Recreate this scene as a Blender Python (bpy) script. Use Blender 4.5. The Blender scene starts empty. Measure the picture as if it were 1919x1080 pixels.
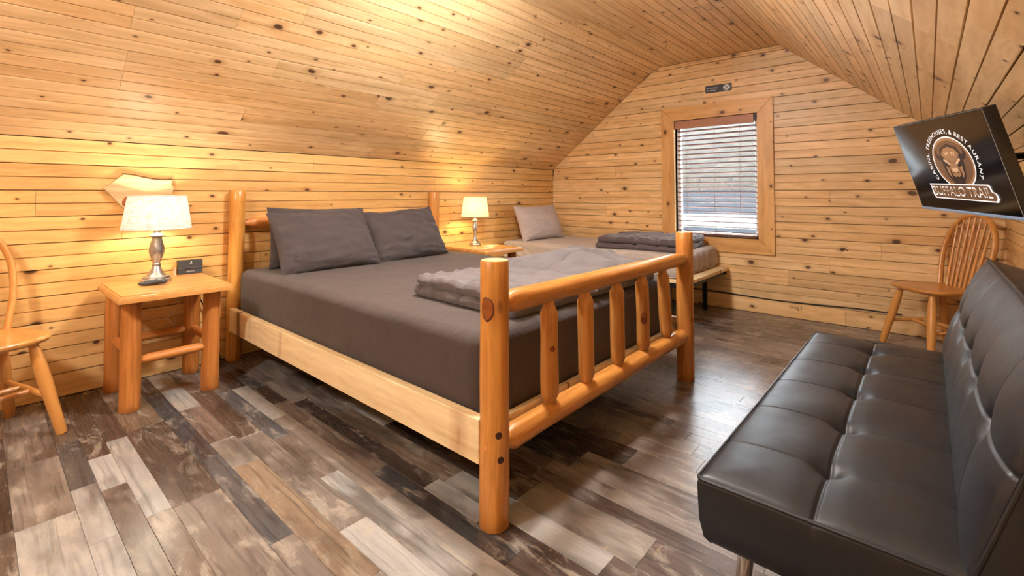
import bpy, bmesh, math, random
from mathutils import Vector, Matrix, noise

SC = bpy.context.scene
COL = SC.collection
R = math.radians
PI = math.pi

# ------------------------------------------------------------------ camera
cd = bpy.data.cameras.new('camera')
cam = bpy.data.objects.new('camera', cd)
COL.objects.link(cam)
cam.location = (3.555, 0.0, 1.10)
cam.rotation_euler = (R(90 + 1.7722), 0, R(41.3016))
cd.sensor_fit = 'HORIZONTAL'
cd.sensor_width = 36.0
cd.lens = 36.0 * 888.23 / 1919.0
cd.shift_y = -(540.0 - 336.47) / 1919.0
cd.clip_start = 0.02
SC.camera = cam

# ------------------------------------------------------------------ light and exposure
SC.view_settings.view_transform = 'Standard'
SC.view_settings.look = 'None'
SC.view_settings.gamma = 1.0
SC.view_settings.use_curve_mapping = False
SC.view_settings.exposure = 1.02
SKY = 22.0
LAMP1, LAMP2, CEIL = 120.0, 165.0, 130.0
w = bpy.data.worlds.new('overcast_sky')
SC.world = w
w.use_nodes = True
bgn = w.node_tree.nodes['Background']
bgn.inputs[0].default_value = (0.90, 0.95, 1.0, 1)
bgn.inputs[1].default_value = SKY


def portal(name, loc, rot, sx, sy):
    d = bpy.data.lights.new(name, 'AREA')
    d.shape = 'RECTANGLE'
    d.size, d.size_y = sx, sy
    d.cycles.is_portal = True
    o = bpy.data.objects.new(name, d)
    COL.objects.link(o)
    o.location = loc
    o.rotation_euler = rot


# ------------------------------------------------------------------ room dimensions (metres)
YF, YB = 4.83, -2.4              # far and near gable walls
XR = 3.96                        # right knee wall
KL, KR, ZC = 1.405, 1.29, 2.46   # left / right knee wall heights, flat ceiling
XS0, ZS0, XS1, XS2 = 1.30, 2.405, 1.438, 2.555
WX0, WX1, WZ0, WZ1 = 1.572, 2.366, 0.678, 1.862  # window opening
TW = 0.135                                       # casing width

portal('window_portal', ((WX0 + WX1) / 2, YF + 0.10, (WZ0 + WZ1) / 2), (R(-90), 0, 0), WX1 - WX0, WZ1 - WZ0)


# ------------------------------------------------------------------ materials
def lin(r, g, b):
    f = lambda c: (c / 255 / 12.92) if c / 255 <= 0.04045 else ((c / 255 + 0.055) / 1.055) ** 2.4
    return (f(r), f(g), f(b), 1.0)


class NT:
    def __init__(self, name):
        self.m = bpy.data.materials.new(name)
        self.m.use_nodes = True
        self.t = self.m.node_tree
        self.t.nodes.clear()
        self.out = self.n('ShaderNodeOutputMaterial')

    def n(self, typ, **kw):
        nd = self.t.nodes.new(typ)
        for k, v in kw.items():
            setattr(nd, k, v)
        return nd

    def l(self, a, b):
        self.t.links.new(a, b)

    def set(self, sock, v):
        if hasattr(v, 'is_linked') or isinstance(v, bpy.types.NodeSocket):
            self.l(v, sock)
        else:
            sock.default_value = v

    def math(self, op, a, b=0.0, c=None, clamp=False):
        nd = self.n('ShaderNodeMath', operation=op, use_clamp=clamp)
        self.set(nd.inputs[0], a)
        self.set(nd.inputs[1], b)
        if c is not None:
            self.set(nd.inputs[2], c)
        return nd.outputs[0]

    def vmath(self, op, a, b):
        nd = self.n('ShaderNodeVectorMath', operation=op)
        self.set(nd.inputs[0], a)
        self.set(nd.inputs[1], b)
        return nd.outputs[0]

    def mix(self, fac, a, b, mode='MIX'):
        nd = self.n('ShaderNodeMix', data_type='RGBA', blend_type=mode)
        self.set(nd.inputs[0], fac)
        self.set(nd.inputs[6], a)
        self.set(nd.inputs[7], b)
        return nd.outputs[2]

    def noise(self, vec, scale=5, detail=3, rough=0.5, dist=0.0):
        nd = self.n('ShaderNodeTexNoise')
        self.l(vec, nd.inputs['Vector'])
        nd.inputs['Scale'].default_value = scale
        nd.inputs['Detail'].default_value = detail
        nd.inputs['Roughness'].default_value = rough
        nd.inputs['Distortion'].default_value = dist
        return nd.outputs['Fac']

    def ramp(self, fac, stops):
        nd = self.n('ShaderNodeValToRGB')
        self.set(nd.inputs[0], fac)
        e = nd.color_ramp.elements
        while len(e) > 1:
            e.remove(e[-1])
        e[0].position = stops[0][0]
        e[0].color = stops[0][1]
        for p, c in stops[1:]:
            x = e.new(p)
            x.color = c
        return nd.outputs[0]

    def range(self, v, a, b, c=0.0, d=1.0):
        nd = self.n('ShaderNodeMapRange')
        self.set(nd.inputs[0], v)
        for i, q in enumerate((a, b, c, d)):
            self.set(nd.inputs[1 + i], q)
        return nd.outputs[0]

    def bump(self, h, strength=0.2, dist=0.002):
        nd = self.n('ShaderNodeBump')
        nd.inputs['Strength'].default_value = strength
        nd.inputs['Distance'].default_value = dist
        self.l(h, nd.inputs['Height'])
        return nd.outputs[0]

    def principled(self, color, rough=0.5, metal=0.0, spec=0.5, normal=None, coat=0.0, sheen=0.0, coat_rough=0.1):
        p = self.n('ShaderNodeBsdfPrincipled')
        self.set(p.inputs['Base Color'], color)
        self.set(p.inputs['Roughness'], rough)
        p.inputs['Metallic'].default_value = metal
        p.inputs['Specular IOR Level'].default_value = spec
        p.inputs['Coat Weight'].default_value = coat
        p.inputs['Coat Roughness'].default_value = coat_rough
        p.inputs['Sheen Weight'].default_value = sheen
        if normal is not None:
            self.l(normal, p.inputs['Normal'])
        self.l(p.outputs[0], self.out.inputs[0])
        return p


def g3(v):
    return (v, v, v, 1)


def wood(name, base, axis=0, rough=0.42, knots=1.0, knot_scale=6.5, grain=1.0, use_color=False, knot_col=(58, 28, 12), coat=0.0, gs=26.0, spec=0.4):
    """Softwood: long grain streaks along one local axis, growth lines and scattered knots."""
    t = NT(name)
    tc = t.n('ShaderNodeTexCoord').outputs['Object']
    oi = t.n('ShaderNodeObjectInfo')
    off = t.n('ShaderNodeCombineXYZ')
    for i, k in enumerate((37.0, 91.0, 53.0)):
        t.l(t.math('MULTIPLY', oi.outputs['Random'], k), off.inputs[i])
    v = t.vmath('ADD', tc, off.outputs[0])
    s = [gs, gs, gs]
    s[axis] = 1.3
    vs = t.vmath('MULTIPLY', v, tuple(s))
    warp = t.n('ShaderNodeTexNoise')
    t.l(v, warp.inputs['Vector'])
    warp.inputs['Scale'].default_value = 3.0
    wv = t.vmath('ADD', vs, t.vmath('MULTIPLY', warp.outputs['Color'], (2.2, 2.2, 2.2)))
    fine = t.noise(wv, 1.0, 4, 0.6, 0.4)
    s2 = [9.0, 9.0, 9.0]
    s2[axis] = 0.55
    broad = t.noise(t.vmath('MULTIPLY', v, tuple(s2)), 1.0, 2, 0.5, 1.2)
    col = base if not use_color else t.mix(1.0, base, oi.outputs['Color'], 'MULTIPLY')
    g = t.range(fine, 0.3, 0.75, 1.0 - 0.20 * grain, 1.0 + 0.09 * grain)
    col = t.mix(1.0, col, t.vmath('MULTIPLY', t.n('ShaderNodeCombineXYZ').outputs[0], (0, 0, 0)) if False else t.ramp(fine, [(0.28, (1 - 0.24 * grain, 1 - 0.31 * grain, 1 - 0.42 * grain, 1)), (0.62, g3(1.0))]), 'MULTIPLY')
    col = t.mix(1.0, col, t.ramp(broad, [(0.3, (1 - 0.10 * grain, 1 - 0.15 * grain, 1 - 0.22 * grain, 1)), (0.7, (1.06, 1.06, 1.04, 1))]), 'MULTIPLY')
    h = fine
    if knots > 0:
        ks = [knot_scale] * 3
        ks[axis] = knot_scale * 0.62
        kv = t.vmath('MULTIPLY', v, tuple(ks))
        vo = t.n('ShaderNodeTexVoronoi', voronoi_dimensions='2D' if axis == 0 else '3D')
        t.l(t.vmath('ADD', kv, t.vmath('MULTIPLY', warp.outputs['Color'], (0.25, 0.25, 0.25))), vo.inputs['Vector'])
        vo.inputs['Scale'].default_value = 1.0
        sep = t.n('ShaderNodeSeparateColor')
        t.l(vo.outputs['Color'], sep.inputs[0])
        rad = t.math('MULTIPLY_ADD', t.math('POWER', sep.outputs[0], 3.0), 0.095, 0.030)
        on = t.math('GREATER_THAN', sep.outputs[1], 1.0 - 0.68 * knots)
        core = t.math('MULTIPLY', on, t.range(t.math('DIVIDE', vo.outputs['Distance'], rad), 1.15, 0.75))
        halo = t.math('MULTIPLY', on, t.range(t.math('DIVIDE', vo.outputs['Distance'], rad), 2.8, 0.9))
        col = t.mix(t.math('MULTIPLY', halo, 0.42), col, lin(140, 76, 32))
        col = t.mix(t.math('MULTIPLY', core, 0.88), col, lin(*knot_col))
        h = t.math('SUBTRACT', fine, core)
    t.principled(col, rough, spec=spec, normal=t.bump(h, 0.12, 0.002), coat=coat)
    return t.m


def plain(name, col, rough=0.5, metal=0.0, spec=0.5, coat=0.0, noise_amt=0.0, noise_scale=200, sheen=0.0):
    t = NT(name)
    if noise_amt:
        tc = t.n('ShaderNodeTexCoord').outputs['Object']
        nz = t.noise(tc, noise_scale, 3, 0.6)
        c = t.mix(1.0, col, t.ramp(nz, [(0.3, g3(1 - noise_amt)), (0.7, g3(1 + noise_amt * 0.5))]), 'MULTIPLY')
        t.principled(c, rough, metal, spec, t.bump(nz, 0.15, 0.001), coat, sheen)
    else:
        t.principled(col, rough, metal, spec, None, coat, sheen)
    return t.m


def emit(name, col, strength):
    t = NT(name)
    e = t.n('ShaderNodeEmission')
    e.inputs[0].default_value = col
    e.inputs[1].default_value = strength
    t.l(e.outputs[0], t.out.inputs[0])
    return t.m


def fabric(name, col, rough=0.85, weave=900, var=0.12, sheen=0.15):
    t = NT(name)
    tc = t.n('ShaderNodeTexCoord').outputs['Object']
    a = t.noise(tc, weave, 2, 0.6)
    b = t.noise(tc, 7, 3, 0.5)
    c = t.mix(1.0, col, t.ramp(a, [(0.3, g3(1 - var)), (0.7, g3(1 + var))]), 'MULTIPLY')
    c = t.mix(1.0, c, t.ramp(b, [(0.3, g3(0.94)), (0.7, g3(1.05))]), 'MULTIPLY')
    cr = t.noise(t.vmath('MULTIPLY', tc, (6, 11, 11)), 1.0, 3, 0.55, 2.2)
    h = t.math('ADD', t.math('MULTIPLY', a, 0.12), cr)
    t.principled(c, rough, spec=0.25, normal=t.bump(h, 0.45, 0.010), sheen=sheen)
    return t.m


def floor_mat():
    """Printed vinyl plank: object colour per plank, worn paint patches, grain streaks, saw marks."""
    t = NT('worn_vinyl_plank')
    tc = t.n('ShaderNodeTexCoord').outputs['Object']
    oi = t.n('ShaderNodeObjectInfo')
    off = t.n('ShaderNodeCombineXYZ')
    for i, k in enumerate((41.0, 87.0, 19.0)):
        t.l(t.math('MULTIPLY', oi.outputs['Random'], k), off.inputs[i])
    v = t.vmath('ADD', tc, off.outputs[0])
    base = oi.outputs['Color']
    warp = t.n('ShaderNodeTexNoise')
    t.l(v, warp.inputs['Vector'])
    warp.inputs['Scale'].default_value = 5.0
    gv = t.vmath('ADD', t.vmath('MULTIPLY', v, (2.0, 85, 1)), t.vmath('MULTIPLY', warp.outputs['Color'], (2, 2, 2)))
    grain = t.noise(gv, 1.0, 4, 0.65, 0.3)
    patch = t.noise(t.vmath('MULTIPLY', v, (5, 13, 1)), 1.0, 5, 0.7, 0.6)
    blot = t.noise(t.vmath('MULTIPLY', v, (2.5, 6, 1)), 1.0, 3, 0.6, 0.3)
    saw = t.noise(t.vmath('MULTIPLY', v, (110, 5, 1)), 1.0, 3, 0.7, 0.5)
    col = t.mix(1.0, base, t.ramp(grain, [(0.28, g3(0.48)), (0.5, g3(0.95)), (0.75, g3(1.25))]), 'MULTIPLY')
    col = t.mix(t.math('MULTIPLY', t.range(patch, 0.53, 0.63), 0.5), col, lin(178, 168, 154))
    col = t.mix(t.math('MULTIPLY', t.range(blot, 0.50, 0.36), 0.60), col, lin(48, 36, 29))
    m = t.math('MULTIPLY', t.range(saw, 0.62, 0.70), t.range(patch, 0.50, 0.58))
    col = t.mix(t.math('MULTIPLY', m, 0.5), col, lin(196, 170, 138))
    rg = t.range(grain, 0.2, 0.8, 0.30, 0.24)
    t.principled(col, rg, spec=0.5, normal=t.bump(grain, 0.10, 0.002))
    return t.m


M = {}
M['board'] = wood('knotty_pine_board', lin(239, 208, 163), 0, 0.40, knots=1.0, grain=1.05, use_color=True)
M['backing'] = plain('dark_backing', lin(52, 32, 18), 0.9)
M['log'] = wood('varnished_cedar_log', lin(212, 154, 84), 2, 0.36, grain=1.5, gs=60.0, knots=0.35, knot_scale=5.0, knot_col=(84, 36, 16), coat=0.35, use_color=True)
M['log_end'] = wood('sawn_log_end', lin(232, 186, 126), 0, 0.5, knots=0)
M['rail'] = wood('raw_spruce_rail', lin(242, 220, 178), 0, 0.5, grain=0.8, knots=0.5, knot_scale=7, knot_col=(120, 72, 36))
M['tabletop'] = wood('oiled_pine_top', lin(212, 154, 90), 1, 0.34, knots=0.4, coat=0.3)
M['rustic'] = wood('peeled_log', lin(196, 132, 70), 2, 0.45, knots=0.45, gs=60.0, knot_scale=9, grain=1.5, use_color=True)
M['chair'] = wood('light_oak', lin(212, 152, 82), 2, 0.30, gs=60.0, knots=0, coat=0.4)
M['chair_seat'] = wood('light_oak_seat', lin(206, 146, 78), 0, 0.28, knots=0, coat=0.4)
M['casing'] = wood('pine_casing', lin(224, 178, 118), 0, 0.42, knots=0.55, use_color=True)
M['slab'] = wood('live_edge_slab', lin(224, 198, 160), 1, 0.5, knots=0.6, knot_scale=5, grain=1.4)
M['bark'] = plain('bark_edge', lin(128, 88, 46), 0.9, noise_amt=0.4, noise_scale=60)
M['floor'] = floor_mat()
M['sheet_dark'] = fabric('charcoal_brown_sheet', lin(72, 62, 59))
M['pillow_dark'] = fabric('charcoal_pillowcase', lin(74, 66, 66))
M['comforter'] = fabric('grey_taupe_comforter', lin(94, 87, 88), 0.75, sheen=0.25)
M['comforter_dark'] = fabric('plum_grey_comforter', lin(88, 76, 80), 0.7, sheen=0.25)
M['sheet_light'] = fabric('pale_grey_sheet', lin(178, 166, 158))
M['pillow_light'] = fabric('light_grey_pillowcase', lin(182, 170, 166))
M['black_metal'] = plain('black_metal', lin(26, 28, 30), 0.45, 0.6)
M['chrome'] = plain('chrome', lin(214, 210, 205), 0.12, 1.0)
M['nickel'] = plain('brushed_nickel', lin(178, 180, 182), 0.30, 0.92)
M['black_plastic'] = plain('black_plastic', lin(24, 24, 26), 0.4)
M['grey_plastic'] = plain('graphite_plastic', lin(58, 64, 70), 0.35)
M['silver_plastic'] = plain('silver_plastic', lin(150, 152, 156), 0.35, 0.4)
M['white_vinyl'] = plain('white_vinyl', lin(232, 232, 230), 0.4)
M['blind'] = wood('walnut_blind_slat', lin(112, 76, 62), 0, 0.45, knots=0)
M['valance'] = wood('walnut_valance', lin(180, 128, 102), 0, 0.45, knots=0)
M['cord'] = plain('blind_cord', lin(120, 92, 76), 0.8)
M['white_cord'] = plain('white_cord', lin(214, 190, 160), 0.6)
M['black_cord'] = plain('black_cord', lin(22, 18, 16), 0.55)
M['pink_paper'] = plain('pink_card', lin(232, 186, 180), 0.7)
M['paper'] = plain('paper', lin(226, 214, 180), 0.8)
M['ink'] = plain('ink', lin(40, 30, 24), 0.7)
M['white_print'] = plain('white_print', lin(220, 220, 220), 0.5)
M['hole'] = plain('bolt_recess', lin(60, 28, 12), 0.8)
M['plug'] = plain('dowel_plug', lin(226, 152, 92), 0.4)
M['knot_rim'] = plain('knot_rim', lin(92, 44, 20), 0.4)
M['knot'] = wood('knot_wood', lin(158, 92, 46), 0, 0.35, knots=0, grain=2.0, coat=0.3)


def leather():
    t = NT('black_faux_leather')
    tc = t.n('ShaderNodeTexCoord').outputs['Object']
    a = t.n('ShaderNodeTexVoronoi')
    t.l(tc, a.inputs['Vector'])
    a.inputs['Scale'].default_value = 420
    b = t.noise(tc, 14, 4, 0.6, 0.4)
    h = t.math('ADD', t.math('MULTIPLY', a.outputs['Distance'], 0.35), b)
    rg = t.range(b, 0.3, 0.7, 0.42, 0.52)
    t.principled(lin(17, 20, 26), rg, spec=0.62, normal=t.bump(h, 0.10, 0.004))
    return t.m


def shade_mat(name, col):
    t = NT(name)
    tc = t.n('ShaderNodeTexCoord').outputs['UV']
    n1 = t.noise(t.vmath('MULTIPLY', tc, (220, 8, 1)), 1.0, 2, 0.6)
    n2 = t.noise(t.vmath('MULTIPLY', tc, (16, 90, 1)), 1.0, 2, 0.6)
    wv = t.math('MULTIPLY', n1, n2)
    c = t.mix(1.0, col, t.ramp(wv, [(0.14, g3(0.62)), (0.30, g3(1.0))]), 'MULTIPLY')
    d = t.n('ShaderNodeBsdfDiffuse')
    t.l(c, d.inputs[0])
    tr = t.n('ShaderNodeBsdfTranslucent')
    t.l(c, tr.inputs[0])
    mx = t.n('ShaderNodeMixShader')
    mx.inputs[0].default_value = 0.10
    t.l(d.outputs[0], mx.inputs[1])
    t.l(tr.outputs[0], mx.inputs[2])
    t.l(mx.outputs[0], t.out.inputs[0])
    return t.m


def glass_mat():
    t = NT('window_glass')
    a = t.n('ShaderNodeBsdfTransparent')
    a.inputs[0].default_value = (0.93, 0.96, 0.97, 1)
    b = t.n('ShaderNodeBsdfGlossy')
    b.inputs['Roughness'].default_value = 0.02
    mx = t.n('ShaderNodeMixShader')
    mx.inputs[0].default_value = 0.05
    t.l(a.outputs[0], mx.inputs[1])
    t.l(b.outputs[0], mx.inputs[2])
    t.l(mx.outputs[0], t.out.inputs[0])
    return t.m


def screen_mat():
    t = NT('glossy_screen')
    t.principled(lin(10, 11, 13), 0.09, spec=0.85)
    return t.m


def lit_print(name, col, k):
    """Ink of the picture shown on the lit television screen."""
    t = NT(name)
    p = t.principled(col, 0.15, spec=0.5)
    p.inputs['Emission Color'].default_value = col
    p.inputs['Emission Strength'].default_value = k
    return t.m


def hill_mat():
    t = NT('leafy_hillside')
    tc = t.n('ShaderNodeTexCoord').outputs['Object']
    a = t.noise(tc, 0.9, 8, 0.8, 0.5)
    c = t.ramp(a, [(0.30, lin(7, 6, 5)), (0.46, lin(17, 15, 11)), (0.58, lin(30, 27, 20)), (0.72, lin(44, 42, 38))])
    t.principled(c, 0.95, spec=0.1)
    return t.m


def gravel_mat():
    t = NT('pale_gravel')
    tc = t.n('ShaderNodeTexCoord').outputs['Object']
    a = t.noise(tc, 3.0, 5, 0.7)
    c = t.ramp(a, [(0.3, lin(24, 26, 28)), (0.7, lin(31, 33, 36))])
    t.principled(c, 1.0, spec=0.0)
    return t.m


M['leather'] = leather()
M['shade1'] = shade_mat('linen_shade', lin(216, 212, 204))
M['shade2'] = shade_mat('cream_linen_shade', lin(240, 226, 190))
M['bulb1'] = emit('warm_bulb', (1.0, 0.86, 0.66, 1), LAMP1)
M['bulb2'] = emit('amber_bulb', (1.0, 0.76, 0.38, 1), LAMP2)
M['dome'] = emit('ceiling_dome_glow', (1.0, 0.96, 0.92, 1), CEIL)
M['glass'] = glass_mat()
M['screen'] = screen_mat()
M['logo_white'] = lit_print('logo_white', lin(228, 224, 222), 0.35)
M['logo_tan'] = lit_print('logo_tan', lin(140, 104, 72), 0.20)
M['logo_mid'] = lit_print('logo_mid', lin(104, 76, 54), 0.16)
M['logo_dark'] = lit_print('logo_dark', lin(58, 44, 38), 0.10)
M['logo_light'] = lit_print('logo_light', lin(186, 150, 118), 0.25)
M['bezel_strip'] = plain('bezel_strip', lin(150, 176, 214), 0.25, 0.3)
M['hill'] = hill_mat()
M['gravel'] = gravel_mat()
M['grass'] = plain('dry_grass', lin(26, 24, 16), 0.95, noise_amt=0.4, noise_scale=20)
M['fence'] = plain('grey_timber', lin(18, 16, 13), 0.9, noise_amt=0.3, noise_scale=8)

# ------------------------------------------------------------------ mesh helpers


class MB:
    def __init__(self):
        self.v, self.f, self.mi = [], [], []

    def add(self, vs, fs, mi=0):
        b = len(self.v)
        self.v += [tuple(p) for p in vs]
        self.f += [tuple(i + b for i in q) for q in fs]
        self.mi += [mi] * len(fs)

    def box(self, x0, x1, y0, y1, z0, z1, mi=0):
        self.add([(x0, y0, z0), (x1, y0, z0), (x1, y1, z0), (x0, y1, z0), (x0, y0, z1), (x1, y0, z1), (x1, y1, z1), (x0, y1, z1)],
                 [(0, 3, 2, 1), (4, 5, 6, 7), (0, 1, 5, 4), (1, 2, 6, 5), (2, 3, 7, 6), (3, 0, 4, 7)], mi)

    def prism(self, poly, z0, z1, mi=0, axes=(0, 1, 2)):
        """poly in axes[0],axes[1]; extruded along axes[2]."""
        n = len(poly)

        def pt(p, z):
            q = [0, 0, 0]
            q[axes[0]], q[axes[1]], q[axes[2]] = p[0], p[1], z
            return q
        self.add([pt(p, z0) for p in poly] + [pt(p, z1) for p in poly],
                 [tuple(range(n))[::-1], tuple(range(n, 2 * n))] + [(i, (i + 1) % n, n + (i + 1) % n, n + i) for i in range(n)], mi)

    def lathe(self, prof, n=32, cap0=True, cap1=True, mi=0, c=(0, 0), mod=None):
        vs = []
        for r, z in prof:
            for i in range(n):
                a = 2 * PI * i / n
                rr = r * (mod(a, z) if mod else 1)
                vs.append((c[0] + rr * math.cos(a), c[1] + rr * math.sin(a), z))
        fs = []
        for j in range(len(prof) - 1):
            for i in range(n):
                k = (i + 1) % n
                fs.append((j * n + i, j * n + k, (j + 1) * n + k, (j + 1) * n + i))
        if cap0:
            fs.append(tuple(range(n))[::-1])
        if cap1:
            fs.append(tuple(range((len(prof) - 1) * n, len(prof) * n)))
        self.add(vs, fs, mi)

    def tube(self, pts, rad, n=10, closed=False, flat=1.0, up=None, mi=0):
        pts = [Vector(p) for p in pts]
        m = len(pts)
        rs = rad if isinstance(rad, (list, tuple)) else [rad] * m
        vs = []
        prev = None
        for i, p in enumerate(pts):
            a = pts[(i - 1) % m] if (closed or i > 0) else p
            b = pts[(i + 1) % m] if (closed or i < m - 1) else p
            t = (b - a).normalized()
            if up is not None:
                u = Vector(up)
                u = (u - t * u.dot(t)).normalized()
            elif prev is None:
                u = t.orthogonal().normalized()
            else:
                u = (prev - t * prev.dot(t)).normalized()
            prev = u
            s = t.cross(u)
            for k in range(n):
                an = 2 * PI * k / n
                vs.append(p + (u * math.cos(an) + s * math.sin(an) * flat) * rs[i])
        fs = []
        for j in range(m if closed else m - 1):
            for k in range(n):
                j2 = (j + 1) % m
                fs.append((j * n + k, j * n + (k + 1) % n, j2 * n + (k + 1) % n, j2 * n + k))
        if not closed:
            fs += [tuple(range(n))[::-1], tuple(range((m - 1) * n, m * n))]
        self.add(vs, fs, mi)

    def grid(self, fn, us, vs_, mi=0):
        nu, nv = len(us), len(vs_)
        self.add([fn(u, v) for u in us for v in vs_],
                 [(i * nv + j, (i + 1) * nv + j, (i + 1) * nv + j + 1, i * nv + j + 1) for i in range(nu - 1) for j in range(nv - 1)], mi)

    def mesh(self, name, mats, smooth=True, angle=40, merge=0.0):
        me = bpy.data.meshes.new(name)
        me.from_pydata(self.v, [], self.f)
        if not isinstance(mats, (list, tuple)):
            mats = [mats]
        for m in mats:
            me.materials.append(m)
        me.polygons.foreach_set('material_index', self.mi)
        bm = bmesh.new()
        bm.from_mesh(me)
        if merge:
            bmesh.ops.remove_doubles(bm, verts=bm.verts, dist=merge)
        bmesh.ops.recalc_face_normals(bm, faces=bm.faces)
        bm.to_mesh(me)
        bm.free()
        if smooth:
            me.polygons.foreach_set('use_smooth', [True] * len(me.polygons))
            me.set_sharp_from_angle(angle=R(angle))
        me.update()
        return me

    def obj(self, name, mats, parent=None, smooth=True, angle=40, merge=0.0, mtx=None, color=None):
        o = bpy.data.objects.new(name, self.mesh(name, mats, smooth, angle, merge))
        COL.objects.link(o)
        o.parent = parent
        if mtx is not None:
            o.matrix_local = mtx
        if color:
            o.color = color
        return o


def tag(o, label=None, cat=None, group=None, kind=None):
    for k, v in (('label', label), ('category', cat), ('group', group), ('kind', kind)):
        if v:
            o[k] = v
    return o


def thing(name, label, cat, loc=(0, 0, 0), rz=0.0, group=None):
    o = bpy.data.objects.new(name, None)
    o.empty_display_size = 0.1
    COL.objects.link(o)
    o.location = loc
    o.rotation_euler = (0, 0, rz)
    return tag(o, label, cat, group)


def axes_mtx(o, x, y, z):
    return Matrix(((x[0], y[0], z[0], o[0]), (x[1], y[1], z[1], o[1]), (x[2], y[2], z[2], o[2]), (0, 0, 0, 1)))


def line_mtx(p0, p1):
    p0, p1 = Vector(p0), Vector(p1)
    z = (p1 - p0).normalized()
    ref = Vector((0, 0, 1)) if abs(z.z) < 0.9 else Vector((1, 0, 0))
    x = ref.cross(z).normalized()
    y = z.cross(x)
    return axes_mtx(p0, x, y, z), (p1 - p0).length


def bevel_box(x0, x1, y0, y1, z0, z1, b=0.004):
    """Box with chamfered edges, 24 vertices."""
    bm = bmesh.new()
    bmesh.ops.create_cube(bm, size=1.0)
    for v in bm.verts:
        v.co = ((x0 + x1) / 2 + v.co.x * (x1 - x0), (y0 + y1) / 2 + v.co.y * (y1 - y0), (z0 + z1) / 2 + v.co.z * (z1 - z0))
    bmesh.ops.bevel(bm, geom=bm.edges[:], offset=b, segments=2, profile=0.5, affect='EDGES')
    mb = MB()
    bm.verts.ensure_lookup_table()
    mb.add([tuple(v.co) for v in bm.verts], [tuple(v.index for v in f.verts) for f in bm.faces])
    bm.free()
    return mb


RNG = random.Random(11)


def log(name, p0, p1, r, mat, parent, ends=(0.0, 0.0), chamfer=0.005, seed=0, n=20, rings=14, wob=0.03, color=None, r1=None, flats=0):
    """Peeled log along local Z with gentle taper and wobble; ends=(length,length) of a tenon taper."""
    mtx, L = line_mtx(p0, p1)
    r1 = r if r1 is None else r1
    zs = [0.0, chamfer] + [chamfer + (L - 2 * chamfer) * i / rings for i in range(1, rings)] + [L - chamfer, L]
    zs = sorted(set(zs + ([ends[0] * 0.45, ends[0]] if ends[0] else []) + ([L - ends[1], L - ends[1] * 0.45] if ends[1] else [])))
    mb = MB()
    vs = []
    for j, z in enumerate(zs):
        base = r + (r1 - r) * z / L
        if ends[0] and z < ends[0]:
            base *= 0.62 + 0.38 * max(0.0, (z / ends[0] - 0.45) / 0.55)
        if ends[1] and L - z < ends[1]:
            base *= 0.62 + 0.38 * max(0.0, ((L - z) / ends[1] - 0.45) / 0.55)
        if j in (0, len(zs) - 1):
            base -= chamfer * 0.8
        for i in range(n):
            a = 2 * PI * i / n
            k = 1 + wob * noise.noise(Vector((math.cos(a) * 1.2, math.sin(a) * 1.2 + seed * 7.3, z * 5 + seed)))
            if flats:
                k *= 1 + 0.03 * math.cos(flats * a)
            vs.append((base * k * math.cos(a), base * k * math.sin(a), z))
    fs = [(j * n + i, j * n + (i + 1) % n, (j + 1) * n + (i + 1) % n, (j + 1) * n + i) for j in range(len(zs) - 1) for i in range(n)]
    mb.add(vs, fs)
    mb.add(vs[:n], [tuple(range(n))[::-1]], 1)
    mb.add(vs[-n:], [tuple(range(n))], 1)
    o = mb.obj(name, [mat, M['log_end']], parent, angle=50, mtx=mtx, color=color or (1, 1, 1, 1), merge=1e-5)
    return o


def text_mesh(body, size, align='CENTER'):
    cu = bpy.data.curves.new('lettering', 'FONT')
    cu.body = body
    cu.size = size
    cu.align_x = align
    cu.resolution_u = 3
    o = bpy.data.objects.new('lettering', cu)
    COL.objects.link(o)
    dg = bpy.context.evaluated_depsgraph_get()
    dg.update()
    me = bpy.data.meshes.new_from_object(o.evaluated_get(dg))
    vs = [tuple(v.co) for v in me.vertices]
    fs = [tuple(p.vertices) for p in me.polygons]
    bpy.data.objects.remove(o)
    bpy.data.curves.remove(cu)
    bpy.data.meshes.remove(me)
    return vs, fs


def rbox(hx, hy, hz, r, step, disp=None):
    """Rounded box centred on origin, dense grid, optional displacement fn(p, n)->p."""
    mb = MB()

    def rnd(p):
        q = Vector((max(-hx + r, min(hx - r, p[0])), max(-hy + r, min(hy - r, p[1])), max(-hz + r, min(hz - r, p[2]))))
        d = Vector(p) - q
        n = d.normalized() if d.length > 1e-9 else Vector((0, 0, 1))
        out = q + n * r
        return disp(out, n) if disp else out

    def lin_(h):
        n = max(2, int(round(2 * h / step)))
        base = [-h + 2 * h * i / n for i in range(n + 1)]
        extra = [s * (h - r * k) for s in (-1, 1) for k in (0.0, 0.25, 0.55, 1.0)]
        al = sorted(set(round(x, 5) for x in base + extra))
        res = [al[0]]
        for x in al[1:]:
            if x - res[-1] > 0.002:
                res.append(x)
        res[-1] = h
        return res
    X, Y, Z = lin_(hx), lin_(hy), lin_(hz)
    for s in (-1, 1):
        mb.grid(lambda u, v: rnd((u, v, s * hz)), X, Y)
        mb.grid(lambda u, v: rnd((u, s * hy, v)), X, Z)
        mb.grid(lambda u, v: rnd((s * hx, u, v)), Y, Z)
    return mb


def nz(x, y, z=0.0):
    return noise.noise(Vector((x, y, z)))


def gauss(d, w_):
    return math.exp(-(d / w_) ** 2)


# ------------------------------------------------------------------ room shell
BT = 0.018  # board thickness


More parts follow.
